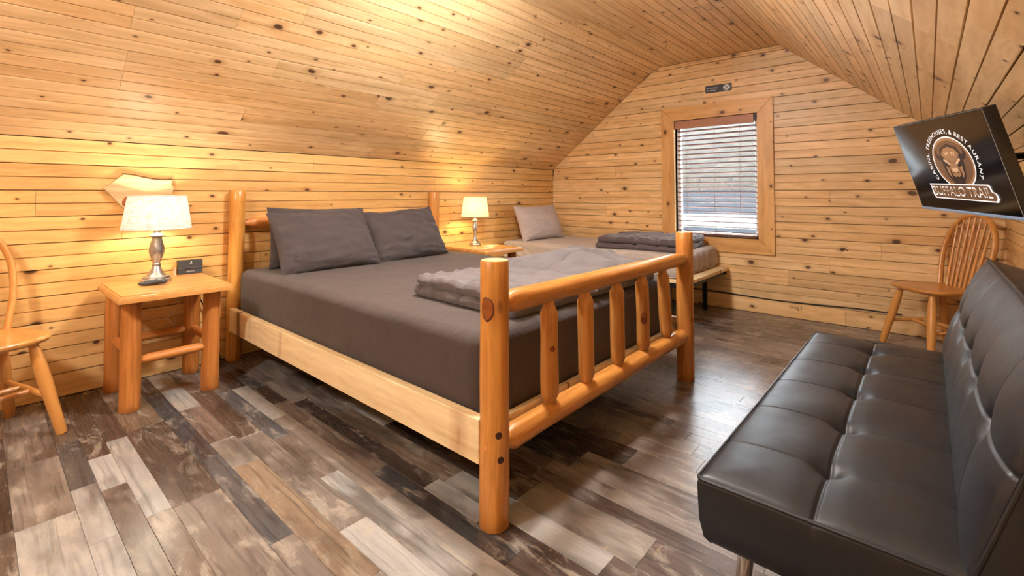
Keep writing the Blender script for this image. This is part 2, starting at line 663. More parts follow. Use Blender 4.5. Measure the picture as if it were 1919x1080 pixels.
def board_mesh(L, W, l0=0.0, l1=0.0, groove=True):
    """Tongue and groove board: x along length, y across, z=0 visible face. l0/l1 shift the ends at the upper edge."""
    e = 0.0035
    g = 0.0016
    sec = [(g, -BT), (g, -0.006), (e, 0)]
    if groove:
        h = W / 2
        sec += [(h - 0.0028, 0), (h - 0.0014, -0.010), (h + 0.0014, -0.010), (h + 0.0028, 0)]
    sec += [(W - e, 0), (W - g, -0.006), (W - g, -BT)]
    n = len(sec)
    mb = MB()
    gap = 0.0006
    vs = [(gap + l0 * y / W, y, z) for y, z in sec] + [(L - gap + l1 * y / W, y, z) for y, z in sec]
    mb.add(vs, [(i, i + 1, n + i + 1, n + i) for i in range(n - 1)] + [tuple(range(n)), tuple(range(n, 2 * n))[::-1]])
    return mb


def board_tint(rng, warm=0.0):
    k = rng.uniform(0.86, 1.06) * (1.0 if warm > 0 else 1.07)  # paler factor for ceiling and right slope paints in light missing there
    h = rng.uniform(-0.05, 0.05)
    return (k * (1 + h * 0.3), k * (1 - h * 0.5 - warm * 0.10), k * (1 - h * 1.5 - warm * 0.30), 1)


def lay_row(parent, origin, xd, yd, zd, L, W, rng, lens, warm=0.0, joints=None, l0=0.0, l1=0.0, groove=True):
    """One course of boards end to end along xd."""
    x = 0.0
    cuts = [0.0]
    if joints is not None:
        cuts += joints
    else:
        x = rng.uniform(0.5, lens[1])
        while x < L - 0.5:
            cuts.append(x)
            x += rng.uniform(*lens)
    cuts.append(L)
    for a, b in zip(cuts, cuts[1:]):
        mb = board_mesh(b - a, W, l0 if a == 0.0 else 0.0, l1 if b == L else 0.0, groove)
        o = Vector(origin) + Vector(xd) * a
        mb.obj('board', M['board'], parent, smooth=False, mtx=axes_mtx(o, xd, yd, zd), color=board_tint(rng, warm))


def shell_side(name, p0, p1, rows, warm, seed, lens=(1.4, 3.4), bottom=None):
    """Backing slab plus boards between two points of the room's cross-section (x,z)."""
    a, b = Vector((p0[0], 0, p0[1])), Vector((p1[0], 0, p1[1]))
    d = (b - a).normalized()
    yd = d
    xd = Vector((0, 1, 0))
    zd = xd.cross(yd)
    Wt = (b - a).length
    mb = MB()
    ex = 0.03
    q = []
    for s, t in ((-ex, BT), (Wt + ex, BT), (Wt + ex, BT + 0.06), (-ex, BT + 0.06)):
        p = a + yd * s - zd * t
        q.append((p.x, p.z))
    mb.prism(q, YB - 0.05, YF + 0.05, axes=(0, 2, 1))
    root = mb.obj(name, M['backing'], smooth=False)
    tag(root, kind='structure')
    rng = random.Random(seed)
    edges = [0.0]
    if bottom:
        edges.append(bottom)
    n = rows
    rem = Wt - edges[-1]
    base = edges[-1]
    edges += [base + rem * (i + 1) / n for i in range(n)]
    for i, (e0, e1) in enumerate(zip(edges, edges[1:])):
        o = a + yd * e0 + Vector((0, YB, 0))
        lay_row(root, o, xd, yd, zd, YF - YB, e1 - e0, rng, lens, warm, groove=not (bottom and i == 0))
    return root


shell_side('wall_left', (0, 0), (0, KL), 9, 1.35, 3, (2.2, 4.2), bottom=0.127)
shell_side('ceiling_slope_left', (0, KL), (XS0, ZS0), 12, 0.05, 5, (1.2, 3.0))
shell_side('ceiling_cove', (XS0, ZS0), (XS1, ZC), 1, -0.1, 6, (1.2, 3.0))
shell_side('ceiling', (XS1, ZC), (XS2, ZC), 8, -0.3, 7, (1.0, 2.6))  # negative warm here and on the right slope: brightness put into the board colour
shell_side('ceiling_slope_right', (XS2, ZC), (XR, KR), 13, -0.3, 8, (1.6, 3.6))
shell_side('wall_right', (XR, KR), (XR, 0), 9, 0.9, 9, (2.2, 4.2))


def prof_x(z, side):
    """Inside x of the sloping sides at height z."""
    if side == 0:
        if z <= KL:
            return 0.0
        if z <= ZS0:
            return XS0 * (z - KL) / (ZS0 - KL)
        return XS0 + (XS1 - XS0) * (z - ZS0) / (ZC - ZS0)
    if z <= KR:
        return XR
    return XR - (XR - XS2) * (z - KR) / (ZC - KR)


def gable(name, y, sgn, opening, seed, warm):
    """Gable wall; sgn=+1 faces -y (far), -1 faces +y (back). opening=(x0,x1,z0,z1)."""
    ox0, ox1, oz0, oz1 = opening or (1.5, 1.5, 9, 9)
    mb = MB()
    y0, y1 = (y + BT, y + BT + 0.06) if sgn > 0 else (y - BT - 0.06, y - BT)
    for (x0, x1, z0, z1) in ((-0.08, ox0, -0.05, 2.6), (ox1, XR + 0.08, -0.05, 2.6), (ox0, ox1, -0.05, oz0), (ox0, ox1, oz1, 2.6))[:4 if opening else 2]:
        mb.box(x0, x1, y0, y1, z0, z1)
    root = mb.obj(name, M['backing'], smooth=False)
    tag(root, kind='structure')
    rng = random.Random(seed)
    zs = [0.0, 0.137]
    while zs[-1] < ZC - 0.01:
        zs.append(min(zs[-1] + 0.1425, ZC))
    for i, (z0, z1) in enumerate(zip(zs, zs[1:])):
        W = z1 - z0
        if W < 0.03:
            continue
        segs = []
        L0, L1, R0, R1 = prof_x(z0, 0), prof_x(z1, 0), prof_x(z0, 1), prof_x(z1, 1)
        if z1 > oz0 + 0.001 - 0.02 and z0 < oz1 + 0.02:
            segs = [(L0, ox0, L1 - L0, 0.0), (ox1, R0, 0.0, R1 - R0)]
        else:
            segs = [(L0, R0, L1 - L0, R1 - R0)]
        for (xa, xb, da, db) in segs:
            if sgn > 0:
                lay_row(root, (xa, y, z0), Vector((1, 0, 0)), Vector((0, 0, 1)), Vector((0, -1, 0)), xb - xa, W, rng, (1.2, 2.6), warm, l0=da, l1=db, groove=i > 0)
            else:
                lay_row(root, (xb, y, z0), Vector((-1, 0, 0)), Vector((0, 0, 1)), Vector((0, 1, 0)), xb - xa, W, rng, (1.6, 3.6), warm, l0=-db, l1=-da, groove=i > 0)
    return root


gable('wall_far', YF, 1, (WX0, WX1, WZ0, WZ1), 21, 0.45)
gable('wall_back', YB, -1, None, 22, 0.6)

# floor: vinyl planks running across the room (along x)
mb = MB()
mb.box(-0.08, XR + 0.08, YB - 0.08, YF + 0.08, -0.08, -0.006)
floor = mb.obj('floor', M['backing'], smooth=False)
tag(floor, kind='structure')
PAL = [(lin(82, 70, 62), 3), (lin(108, 95, 86), 4), (lin(122, 112, 104), 3), (lin(154, 151, 147), 3), (lin(124, 106, 88), 2), (lin(72, 72, 74), 3), (lin(72, 60, 54), 3), (lin(132, 125, 117), 3)]
PALF = [(lin(102, 90, 84), 3), (lin(118, 107, 100), 3), (lin(130, 120, 113), 2), (lin(92, 82, 77), 2)]


def plank(x0, x1, y0, y1, col, mb=None):
    b = 0.0008
    m = MB()
    X0, X1, Y0, Y1 = x0 + 0.0003, x1 - 0.0003, y0 + 0.0003, y1 - 0.0003
    cx, cy = (X0 + X1) / 2, (Y0 + Y1) / 2
    vs = []
    for z, i in ((-0.006, 0), (-b, 0), (0, b)):
        vs += [(X0 + i - cx, Y0 + i - cy, z), (X1 - i - cx, Y0 + i - cy, z), (X1 - i - cx, Y1 - i - cy, z), (X0 + i - cx, Y1 - i - cy, z)]
    fs = [(8, 9, 10, 11)] + [(4 * j + k, 4 * j + (k + 1) % 4, 4 * j + 4 + (k + 1) % 4, 4 * j + 4 + k) for j in (0, 1) for k in range(4)]
    m.add(vs, fs)
    if mb is not None:
        mb.add([(p[0] + cx, p[1] + cy, p[2]) for p in vs], fs)
    else:
        o = m.obj('plank', M['floor'], floor, smooth=False, mtx=Matrix.Translation((cx, cy, 0)), color=col)


rng = random.Random(4)
ys = [0.415]
while ys[-1] < YF:
    y = ys[-1]
    wd = rng.choice((0.075, 0.075, 0.15, 0.10)) if y < 1.5 else rng.choice((0.075, 0.11, 0.15)) if y < 2.8 else rng.choice((0.15, 0.11, 0.15))
    ys.append(min(y + wd, YF))
    if YF - ys[-1] < 0.05:
        ys[-1] = YF
dn = [0.415]
while dn[-1] > -0.1:
    dn.append(dn[-1] - rng.choice((0.075, 0.15, 0.11)))
ylo = dn[-1]
ys = sorted(dn[1:]) + ys
for y0, y1 in zip(ys, ys[1:]):
    x = 0.0
    far = y0 > 2.3
    while x < XR - 1e-6:
        L = rng.uniform(0.28, 0.95) if not far else rng.uniform(0.8, 1.3)
        if 1.35 < y0 < 2.8 and x < 2.1:
            L = rng.uniform(1.0, 1.4)
        x1 = x + L
        if XR - x1 < 0.25:
            x1 = XR
        pal = PALF if (far or rng.random() < max(0.0, (x + L / 2 - 2.0))) else PAL
        c = rng.choices([p[0] for p in pal], [p[1] for p in pal])[0]
        k = rng.uniform(0.85, 1.15)
        plank(x, x1, y0, y1, (c[0] * k, c[1] * k, c[2] * k, 1))
        x = x1
mb = MB()
y = ylo
while y > YB:
    y0 = max(YB, y - 0.15)
    x = 0.0
    while x < XR - 1e-6:
        x1 = x + rng.uniform(0.8, 1.3)
        if XR - x1 < 0.3:
            x1 = XR
        plank(x, x1, y0, y, None, mb)
        x = x1
    y = y0
o = mb.obj('planks_behind', M['floor'], floor, smooth=False, color=lin(118, 94, 78))
tag(o, kind='stuff')

# ------------------------------------------------------------------ windows


def casing(name, x0, x1, z0, z1, y, sgn):
    """Mitred picture-frame casing, four boards."""
    yo = y - 0.022 * sgn
    outer = [(x0 - TW, z0 - TW), (x1 + TW, z0 - TW), (x1 + TW, z1 + TW), (x0 - TW, z1 + TW)]
    inner = [(x0, z0), (x1, z0), (x1, z1), (x0, z1)]
    root = None
    for k in range(4):
        a, b = outer[k], outer[(k + 1) % 4]
        c, d = inner[(k + 1) % 4], inner[k]
        horiz = k in (0, 2)
        ox, oz = (a[0] + b[0]) / 2, (a[1] + b[1]) / 2
        m = MB()
        poly = [a, b, c, d]
        g = 0.0012
        cxp = sum(p[0] for p in poly) / 4
        czp = sum(p[1] for p in poly) / 4
        poly = [(p[0] + (g if p[0] < cxp else -g) * (1 if horiz else 0), p[1] + (g if p[1] < czp else -g) * (0 if horiz else 1)) for p in poly]
        if horiz:
            pts = [(p[0] - ox, p[1] - oz) for p in poly]
            mtx = axes_mtx((ox, min(y, yo), oz), (1, 0, 0), (0, 0, 1), (0, -1, 0))
        else:
            pts = [(p[1] - oz, -(p[0] - ox)) for p in poly]
            mtx = axes_mtx((ox, min(y, yo), oz), (0, 0, 1), (-1, 0, 0), (0, -1, 0))
        z_a, z_b = (-0.021, 0.0) if sgn > 0 else (-0.021, 0.0)
        m.prism(pts, z_a, z_b)
        t_ = RNG.uniform(0.97, 1.05)
        if root is None:
            root = bpy.data.objects.new(name, None)
            COL.objects.link(root)
            tag(root, kind='structure')
        m.obj('casing_board', M['casing'], root, smooth=False, mtx=mtx, color=(t_, t_ * 0.98, t_ * 0.94, 1))
    return root


casing('trim_1', WX0, WX1, WZ0, WZ1, YF, 1)


def window(name, x0, x1, z0, z1, y, sgn, sash=True):
    root = bpy.data.objects.new(name, None)
    COL.objects.link(root)
    tag(root, kind='structure')
    d0, d1 = (y - 0.004, y + 0.12) if sgn > 0 else (y - 0.12, y + 0.004)
    for nm, bx in (('jamb', (x0 - 0.015, x0, d0, d1, z0 - 0.015, z1 + 0.015)), ('jamb', (x1, x1 + 0.015, d0, d1, z0 - 0.015, z1 + 0.015)),
                   ('head_jamb', (x0, x1, d0, d1, z1, z1 + 0.015)), ('sill', (x0, x1, d0, d1, z0 - 0.015, z0))):
        m = MB()
        m.box(*bx)
        m.obj(nm, M['casing'], root, smooth=False, color=(1.05, 1.0, 0.95, 1))
    yc = y + 0.085 * sgn
    s = 0.04
    zm = (z0 + z1) / 2
    for nm, bx in (('stile', (x0, x0 + s, yc - 0.02, yc + 0.02, z0, z1)), ('stile', (x1 - s, x1, yc - 0.02, yc + 0.02, z0, z1)),
                   ('sash_rail', (x0 + s, x1 - s, yc - 0.02, yc + 0.02, z0, z0 + s)), ('sash_rail', (x0 + s, x1 - s, yc - 0.02, yc + 0.02, z1 - s, z1))):
        bevel_box(*bx, b=0.003).obj(nm, M['white_vinyl'], root, smooth=False)
    for za, zb in ((z0 + s, z1 - s),):
        m = MB()
        m.box(x0 + s, x1 - s, yc - 0.002, yc + 0.002, za, zb)
        m.obj('pane', M['glass'], root, smooth=False)
    return root


window('window_1', WX0, WX1, WZ0, WZ1, YF, 1)

# outside the window: a pale slope with a strip of dry grass, a railing along its top and a wooded hill behind
def slope_z(y):
    pts = [(6.0, -0.62), (12.0, 0.22), (14.0, 0.50), (20.6, 1.24), (24.0, 1.30)]
    for (ya, za), (yb, zb) in zip(pts, pts[1:]):
        if y <= yb:
            return za + (zb - za) * (y - ya) / (yb - ya)
    return pts[-1][1]


mb = MB()
mb.grid(lambda u, v: (u, v, slope_z(v) + 0.02 * nz(u * 0.6, v * 0.6)), [-30 + 1.5 * i for i in range(41)], [6.0 + 0.5 * i for i in range(37)])
tag(mb.obj('ground', M['gravel']), kind='structure')
mb = MB()
mb.grid(lambda u, v: (u, 23 + v * 37, 0.9 + 13.0 * v ** 0.85 + 1.4 * nz(u * 0.2, v * 5, 2) * v), [-40 + 2.0 * i for i in range(41)], [i / 24 for i in range(25)])
tag(mb.obj('hillside', M['hill']), kind='structure')
mb = MB()
mb.grid(lambda u, v: (u, 12.2 + v * 1.9, slope_z(12.2 + v * 1.9) + 0.01 + 0.10 * math.sin(PI * v) * (0.7 + nz(u * 1.3, v * 3))), [-16 + 0.25 * i for i in range(110)], [i / 8 for i in range(9)])
tag(mb.obj('grass_strip', M['grass']), kind='structure')
fr = thing('deck_railing', 'grey timber railing far outside the window behind the blind', 'railing', (-4.0, 20.5, 1.22))
for zc_ in (0.14, 0.58):
    mb = MB()
    mb.box(-12, 12, -0.05, 0.05, zc_ - 0.045, zc_ + 0.045)
    mb.obj('rail', M['fence'], fr, smooth=False)
for i in range(20):
    mb = MB()
    mb.box(-11.6 + i * 1.30, -11.48 + i * 1.30, -0.06, 0.06, 0, 0.60)
    mb.obj('post', M['fence'], fr, smooth=False)

# blind
bl = thing('window_blind', 'dark brown wooden slat blind hanging open in the window', 'blind', (WX0, YF, WZ0))
BW = WX1 - WX0
bevel_box(0.004, BW - 0.03, -0.012, 0.006, WZ1 - WZ0 - 0.088, WZ1 - WZ0 - 0.006, 0.003).obj('valance', M['valance'], bl, smooth=False)
mb = MB()
mb.box(0.008, BW - 0.012, 0.010, 0.050, WZ1 - WZ0 - 0.05, WZ1 - WZ0 - 0.005)
mb.obj('head_rail', M['black_metal'], bl, smooth=False)
NS = 22
ztop, zbot = WZ1 - WZ0 - 0.115, 0.052
sl = MB()
sw = 0.025
secs = [(-sw, -0.0015), (-sw, 0.0015), (0, 0.0035), (sw, 0.0015), (sw, -0.0015), (0, 0.0005)]
Ls = BW - 0.04
sl.add([(0.0, a, b) for a, b in secs] + [(Ls, a, b) for a, b in secs], [(i, (i + 1) % 6, 6 + (i + 1) % 6, 6 + i) for i in range(6)] + [(0, 1, 2, 3, 4, 5), (11, 10, 9, 8, 7, 6)])
slm = sl.mesh('slat', M['blind'], smooth=False)
for i in range(NS):
    z = ztop + (zbot - ztop) * i / (NS - 1)
    o = bpy.data.objects.new('slat', slm)
    COL.objects.link(o)
    o.parent = bl
    k = i / (NS - 1)
    o.location = (0.02, 0.032, z)
    o.rotation_euler = (R(-13 + 2 * nz(i * 3.1, 0)), R(0.5 * (k - 0.4)), 0)
bevel_box(0.02, BW - 0.02, 0.010, 0.056, 0.012, 0.030, 0.003).obj('bottom_rail', M['blind'], bl, smooth=False)
for xx in (0.12, BW / 2, BW - 0.16):
    for yy in (0.006, 0.058):
        mb = MB()
        mb.tube([(xx, yy, 0.03), (xx, yy, ztop + 0.05)], 0.0013, 5)
        mb.obj('ladder_cord', M['cord'], bl)
mb = MB()
mb.box(BW - 0.026, BW - 0.010, -0.008, 0.012, WZ1 - WZ0 - 0.075, WZ1 - WZ0 - 0.004)
mb.obj('valance_clip', M['black_metal'], bl, smooth=False)

# sign above the window
sg = thing('wall_sign', 'small black no smoking sign with white lettering above the window', 'sign', (2.02, YF - 0.001, 2.143))
rr = 0.008
hw, hh = 0.124, 0.037
poly = []
for cx_, cz_, a0 in ((hw - rr, hh - rr, 0), (-hw + rr, hh - rr, 90), (-hw + rr, -hh + rr, 180), (hw - rr, -hh + rr, 270)):
    for k in range(5):
        a = R(a0 + 22.5 * k)
        poly.append((cx_ + rr * math.cos(a), cz_ + rr * math.sin(a)))
mb = MB()
mb.prism(poly, -0.005, 0.0, axes=(0, 2, 1))
mb.obj('plate', M['black_plastic'], sg, smooth=False)
for body, z in (('No Smoking', 0.004), ('Or Vaping', -0.02)):
    vs, fs = text_mesh(body, 0.021, 'LEFT')
    mb = MB()
    mb.add([(p[0] * 0.98 - 0.112, -0.0056, p[1] + z) for p in vs], fs)
    mb.obj('lettering', M['white_print'], sg, smooth=False)
mb = MB()
mb.tube([(0.078 + 0.031 * math.cos(2 * PI * i / 32), -0.0055, 0.031 * math.sin(2 * PI * i / 32)) for i in range(32)], 0.0022, 6, closed=True)
mb.obj('symbol_ring', M['white_print'], sg)
for s in range(4):
    a0 = R(45 + 90 * s + 9)
    a1 = R(45 + 90 * s + 81)
    pts = [(0.078 + 0.0035 * math.cos((a0 + a1) / 2), 0.0035 * math.sin((a0 + a1) / 2))] + [(0.078 + 0.025 * math.cos(a0 + (a1 - a0) * k / 8), 0.025 * math.sin(a0 + (a1 - a0) * k / 8)) for k in range(9)]
    mb = MB()
    mb.prism(pts, -0.0062, -0.005, axes=(0, 2, 1))
    mb.obj('symbol_wedge', M['white_print'], sg, smooth=False)

# hand-written mark on the bottom board of the far wall
vs, fs = text_mesh('DucK 2', 0.032)
mb = MB()
mb.add([(p[0] + 2.653, YF - 0.0008, p[1] + 0.088) for p in vs], fs)
o = mb.obj('handwriting', M['ink'], smooth=False)
tag(o, 'small black handwritten words on the bottom board of far wall', 'writing')

# ------------------------------------------------------------------ queen log bed
BX, BY0, BY1 = 2.447, 1.172, 2.828
bed = thing('log_bed', 'big varnished log bed with spindled footboard in the middle of room', 'bed', (0.0, BY0, 0.0))
BWd = BY1 - BY0
HY1 = 2.872 - BY0


def lt(a, b=None):
    k = RNG.uniform(0.92, 1.06)
    return (k * a, k * (0.96 if b is None else b), k * 0.92, 1)


log('head_post', (0.053, 0.0, 0), (0.053, 0.012, 1.125), 0.047, M['log'], bed, seed=1, color=(1.1, 1.12, 0.95, 1))
log('head_post', (0.055, HY1, 0), (0.055, HY1, 1.12), 0.047, M['log'], bed, seed=2, color=(1.0, 0.92, 0.9, 1))
fp = log('foot_post', (BX, 0, 0), (BX, 0, 0.878), 0.0505, M['log'], bed, seed=3, color=(1.06, 1.0, 0.82, 1), r1=0.049)
log('foot_post', (BX, BWd, 0), (BX, BWd, 0.872), 0.0505, M['log'], bed, seed=4, color=(0.95, 0.84, 0.78, 1), r1=0.049)
log('head_rail', (0.055, 0.02, 0.905), (0.055, HY1 - 0.01, 0.925), 0.034, M['log'], bed, ends=(0.09, 0.09), seed=5, color=(1, 0.82, 0.8, 1))
log('head_rail', (0.055, 0.02, 0.45), (0.055, HY1 - 0.01, 0.45), 0.034, M['log'], bed, ends=(0.09, 0.09), seed=6, color=(1, 0.82, 0.8, 1))
log('foot_rail', (BX, 0.02, 0.728), (BX, BWd - 0.01, 0.716), 0.039, M['log'], bed, ends=(0.06, 0.06), seed=7, wob=0.12, color=(1.0, 0.92, 0.82, 1))
log('foot_rail', (BX, 0.02, 0.262), (BX, BWd - 0.01, 0.268), 0.043, M['log'], bed, ends=(0.06, 0.06), seed=8, wob=0.10, color=(1.04, 0.94, 0.84, 1))
SPN = [(1.476, 1.481), (1.733, 1.742), (2.004, 2.014), (2.263, 2.280), (2.515, 2.562)]
for i, (ya, yb) in enumerate(SPN):
    s = log('spindle', (BX, yb - BY0, 0.285), (BX, ya - BY0, 0.70), 0.0345 - 0.0005 * i, M['log'], bed, ends=(0.05, 0.055), seed=10 + i, wob=0.09, color=lt(0.98, 0.92))
# bolt holes and plug on the near foot post
for (u, v) in ((-0.2, 0.338), (0.1, 0.262)):
    pass


def on_post(parent, name, ang, z, rad, mat, pr=0.0505, h=0.004, oval=1.0):
    """Small round detail set on the near foot post (post-local cylinder coordinates)."""
    d = Vector((math.cos(ang), math.sin(ang), 0))
    c = Vector((BX, 0, z)) + d * (pr - h)
    side = Vector((-d.y, d.x, 0))
    mb_ = MB()
    n = 18
    mb_.lathe([(rad, 0), (rad, h * 1.15), (rad * 0.85, h * 1.35)], n)
    mb_.obj(name, mat, parent, mtx=axes_mtx(c, side, Vector((0, 0, 1)) * oval, d))


CA = math.atan2(0 - BY0, 3.555 - BX)  # direction from post towards the viewer's side of the room
on_post(bed, 'bolt_hole', CA + 0.28, 0.315, 0.0115, M['hole'])
on_post(bed, 'bolt_hole', CA + 0.42, 0.235, 0.0115, M['hole'])
on_post(bed, 'dowel_plug', CA - 0.62, 0.272, 0.006, M['plug'], h=0.003)


def knot_on(parent, c, pr_, ang, z, ra, rz_, seed=0):
    """Dark knot patch hugging a vertical log: rings on the cylinder surface, a hair proud."""
    m_ = MB()
    n_ = 22
    rings = [1.0, 0.86, 0.62, 0.36, 0.14]
    vs_ = []
    for k_, f_ in enumerate(rings):
        for i_ in range(n_):
            a_ = 2 * PI * i_ / n_
            wv = 1 + 0.10 * nz(math.cos(a_) * 1.5 + seed, math.sin(a_) * 1.5, k_ * 0.2)
            t_ = ang + ra * f_ * wv * math.cos(a_) / pr_
            r_ = pr_ + (0.0004 if k_ == 0 else 0.0022)
            vs_.append((r_ * math.cos(t_), r_ * math.sin(t_), rz_ * f_ * wv * math.sin(a_)))
    m_.add(vs_, [(k_ * n_ + i_, k_ * n_ + (i_ + 1) % n_, (k_ + 1) * n_ + (i_ + 1) % n_, (k_ + 1) * n_ + i_) for k_ in range(1) for i_ in range(n_)], 1)
    m_.add(vs_, [(k_ * n_ + i_, k_ * n_ + (i_ + 1) % n_, (k_ + 1) * n_ + (i_ + 1) % n_, (k_ + 1) * n_ + i_) for k_ in range(1, 4) for i_ in range(n_)] + [tuple(range(4 * n_, 5 * n_))], 0)
    m_.obj('knot', [M['knot'], M['knot_rim']], parent, mtx=Matrix.Translation((c[0], c[1], z)), merge=1e-5)


knot_on(bed, (BX, 0), 0.0505, CA - 0.52, 0.722, 0.024, 0.040, 1)
knot_on(bed, (BX, SPN[0][0] - BY0), 0.0352, CA + 0.3, 0.515, 0.011, 0.012, 2)
knot_on(bed, (BX, SPN[3][0] - BY0 + 0.008), 0.0338, CA - 0.1, 0.475, 0.018, 0.028, 3)
knot_on(bed, (BX, BWd), 0.0505, CA + 0.5, 0.36, 0.009, 0.012, 4)
on_post(bed, 'dowel_plug', CA - 0.35, 0.70, 0.005, M['plug'], h=0.002)
# side rails, end board, support
for yy in (-0.045, BWd + 0.01):
    bevel_box(0.10, BX - 0.03, yy, yy + 0.038, 0.203, 0.350, 0.003).obj('side_rail', M['rail'], bed, smooth=False)
bevel_box(BX - 0.078, BX - 0.052, 0.03, BWd - 0.03, 0.20, 0.30, 0.002).obj('end_board', M['rail'], bed, smooth=False)
for i in range(9):
    mb = MB()
    xx = 0.22 + i * 0.25
    mb.box(xx, xx + 0.09, -0.006, BWd + 0.009, 0.225, 0.245)
    mb.obj('support_slat', M['rail'], bed, smooth=False)

# mattress under its dark fitted sheet
MX0, MX1, MY0, MY1, MZ0, MZ1 = 0.105, 2.362, 1.178, 2.820, 0.247, 0.600


def mat_disp(seed, hz, amp=0.006):
    def f(p, n):
        q = Vector(p)
        if n.z > 0.5:
            q.z += amp * (nz(q.x * 2.2, q.y * 2.2, seed) + 0.9 * max(0.0, nz(q.x * 4 + q.y * 3, q.y * 11 - q.x * 3, seed + 3)))
        else:
            fold = max(0.0, nz(q.x * 7 + q.y * 7, q.z * 3 + q.x * 2, seed + 9))
            low = max(0.0, -q.z / hz)
            q += n * (0.010 * fold * (0.4 + low) - 0.012 * low * low) * (0.0 if n.z < -0.5 else 1.0)
        return q
    return f


hx, hy, hz = (MX1 - MX0) / 2, (MY1 - MY0) / 2, (MZ1 - MZ0) / 2
mt = thing('mattress', 'thick mattress in dark charcoal fitted sheet on the log bed', 'mattress', ((MX0 + MX1) / 2, (MY0 + MY1) / 2, MZ0))
rbox(hx, hy, hz, 0.055, 0.045, mat_disp(1, hz)).obj('fitted_sheet', M['sheet_dark'], mt, merge=1e-4, angle=60, mtx=Matrix.Translation((0, 0, hz)))
mb = MB()
pp = []
for (cx_, cy_, a0) in ((hx - 0.055, hy - 0.055, 0), (-hx + 0.055, hy - 0.055, 90), (-hx + 0.055, -hy + 0.055, 180), (hx - 0.055, -hy + 0.055, 270)):
    for k in range(6):
        a = R(a0 + 18 * k)
        pp.append((cx_ + 0.048 * math.cos(a), cy_ + 0.048 * math.sin(a), 0.018))
mb.tube(pp, 0.006, 6, closed=True)
mb.obj('elastic_hem', M['sheet_dark'], mt)


# ------------------------------------------------------------------ pillows
def pillow(name, label, cat, base, yaw, lean, W, Hh, T, mat, seed, group=None, roll=0.0, hem=None, wr=1.0):
    """Pillow standing on its long edge at base (bottom centre), facing +x after yaw, leaning back by lean."""
    root = thing(name, label, cat, base, yaw, group)
    mb_ = MB()
    n, m = 46, 36

    def surf(u, v, s):
        pinch = 0.055
        x = W / 2 * u * (1 - pinch * (1 - v * v) * abs(u) ** 3)
        z = Hh / 2 * v * (1 - pinch * 1.3 * (1 - u * u) * abs(v) ** 3)
        z += 0.012 * nz(u * 1.5, v * 1.5, seed) * W / 0.7
        f = ((1 - abs(u) ** 2.6) * (1 - abs(v) ** 2.4))
        th = T / 2 * max(0.0, f) ** 0.55
        sag = 1 - 0.22 * v
        rim = max(0.0, f) ** 0.3
        cw = (abs(u) ** 4 + abs(v) ** 3 * 0.7)
        w1 = nz(u * 3.0 + v * 2.0, v * 7 - u, seed + 4)
        w2 = abs(nz(u * 9 * (1 + v), v * 9 + u * 5, seed + 8))
        d = wr * (0.016 * w1 + 0.034 * cw * (w2 - 0.25) + 0.014 * abs(nz(u * 2 - v * 6, v * 4 + u * 3, seed + 2)) + 0.012 * abs(nz(u * 4 + v * 3, v * 10 - u * 2, seed + 6)))
        return (x, s * (th * sag + d * rim * (1 if s > 0 else 0.5)), z)
    us = [-math.cos(PI * i / n) for i in range(n + 1)]
    vs = [-math.cos(PI * i / m) for i in range(m + 1)]
    for s in (-1, 1):
        mb_.grid(lambda u, v: surf(u, v, s), us, vs)
    # local: x width, y thickness (front +y), z height -> world: front faces +x
    rot = Matrix(((0, 1, 0), (-1, 0, 0), (0, 0, 1))).to_4x4()
    tilt = Matrix.Rotation(-lean, 4, 'Y')
    mt_ = Matrix.Translation((0, 0, 0)) @ tilt @ Matrix.Translation((0, 0, Hh / 2 - 0.012)) @ rot @ Matrix.Rotation(roll, 4, 'Y')
    mb_.obj('pillowcase', mat, root, merge=1e-5, angle=70, mtx=mt_)
    if hem:
        k = MB()
        pts = [surf(hem * 0.955, -0.92 + 1.84 * i / 24, 1) for i in range(25)]
        k.tube([(p[0], p[1] + 0.001, p[2]) for p in pts], 0.0022, 5)
        k.obj('hem', mat, root, mtx=mt_)
    return root


pillow('pillow', 'front charcoal pillow on left half of the log bed', 'pillow', (0.575, 1.60, 0.602), R(-3), R(33), 0.69, 0.47, 0.17, M['pillow_dark'], 2, 'charcoal pillows on the log bed', R(1.5), hem=-1)
pillow('pillow', 'charcoal pillow mostly hidden behind the front left pillow', 'pillow', (0.285, 1.655, 0.602), R(0), R(12), 0.70, 0.42, 0.12, M['pillow_dark'], 5, 'charcoal pillows on the log bed', R(-2))
pillow('pillow', 'charcoal pillow on bed nearest the small yellow-lit lamp', 'pillow', (0.53, 2.275, 0.602), R(-5), R(32), 0.66, 0.45, 0.18, M['pillow_dark'], 9, 'charcoal pillows on the log bed', R(3), wr=1.35)


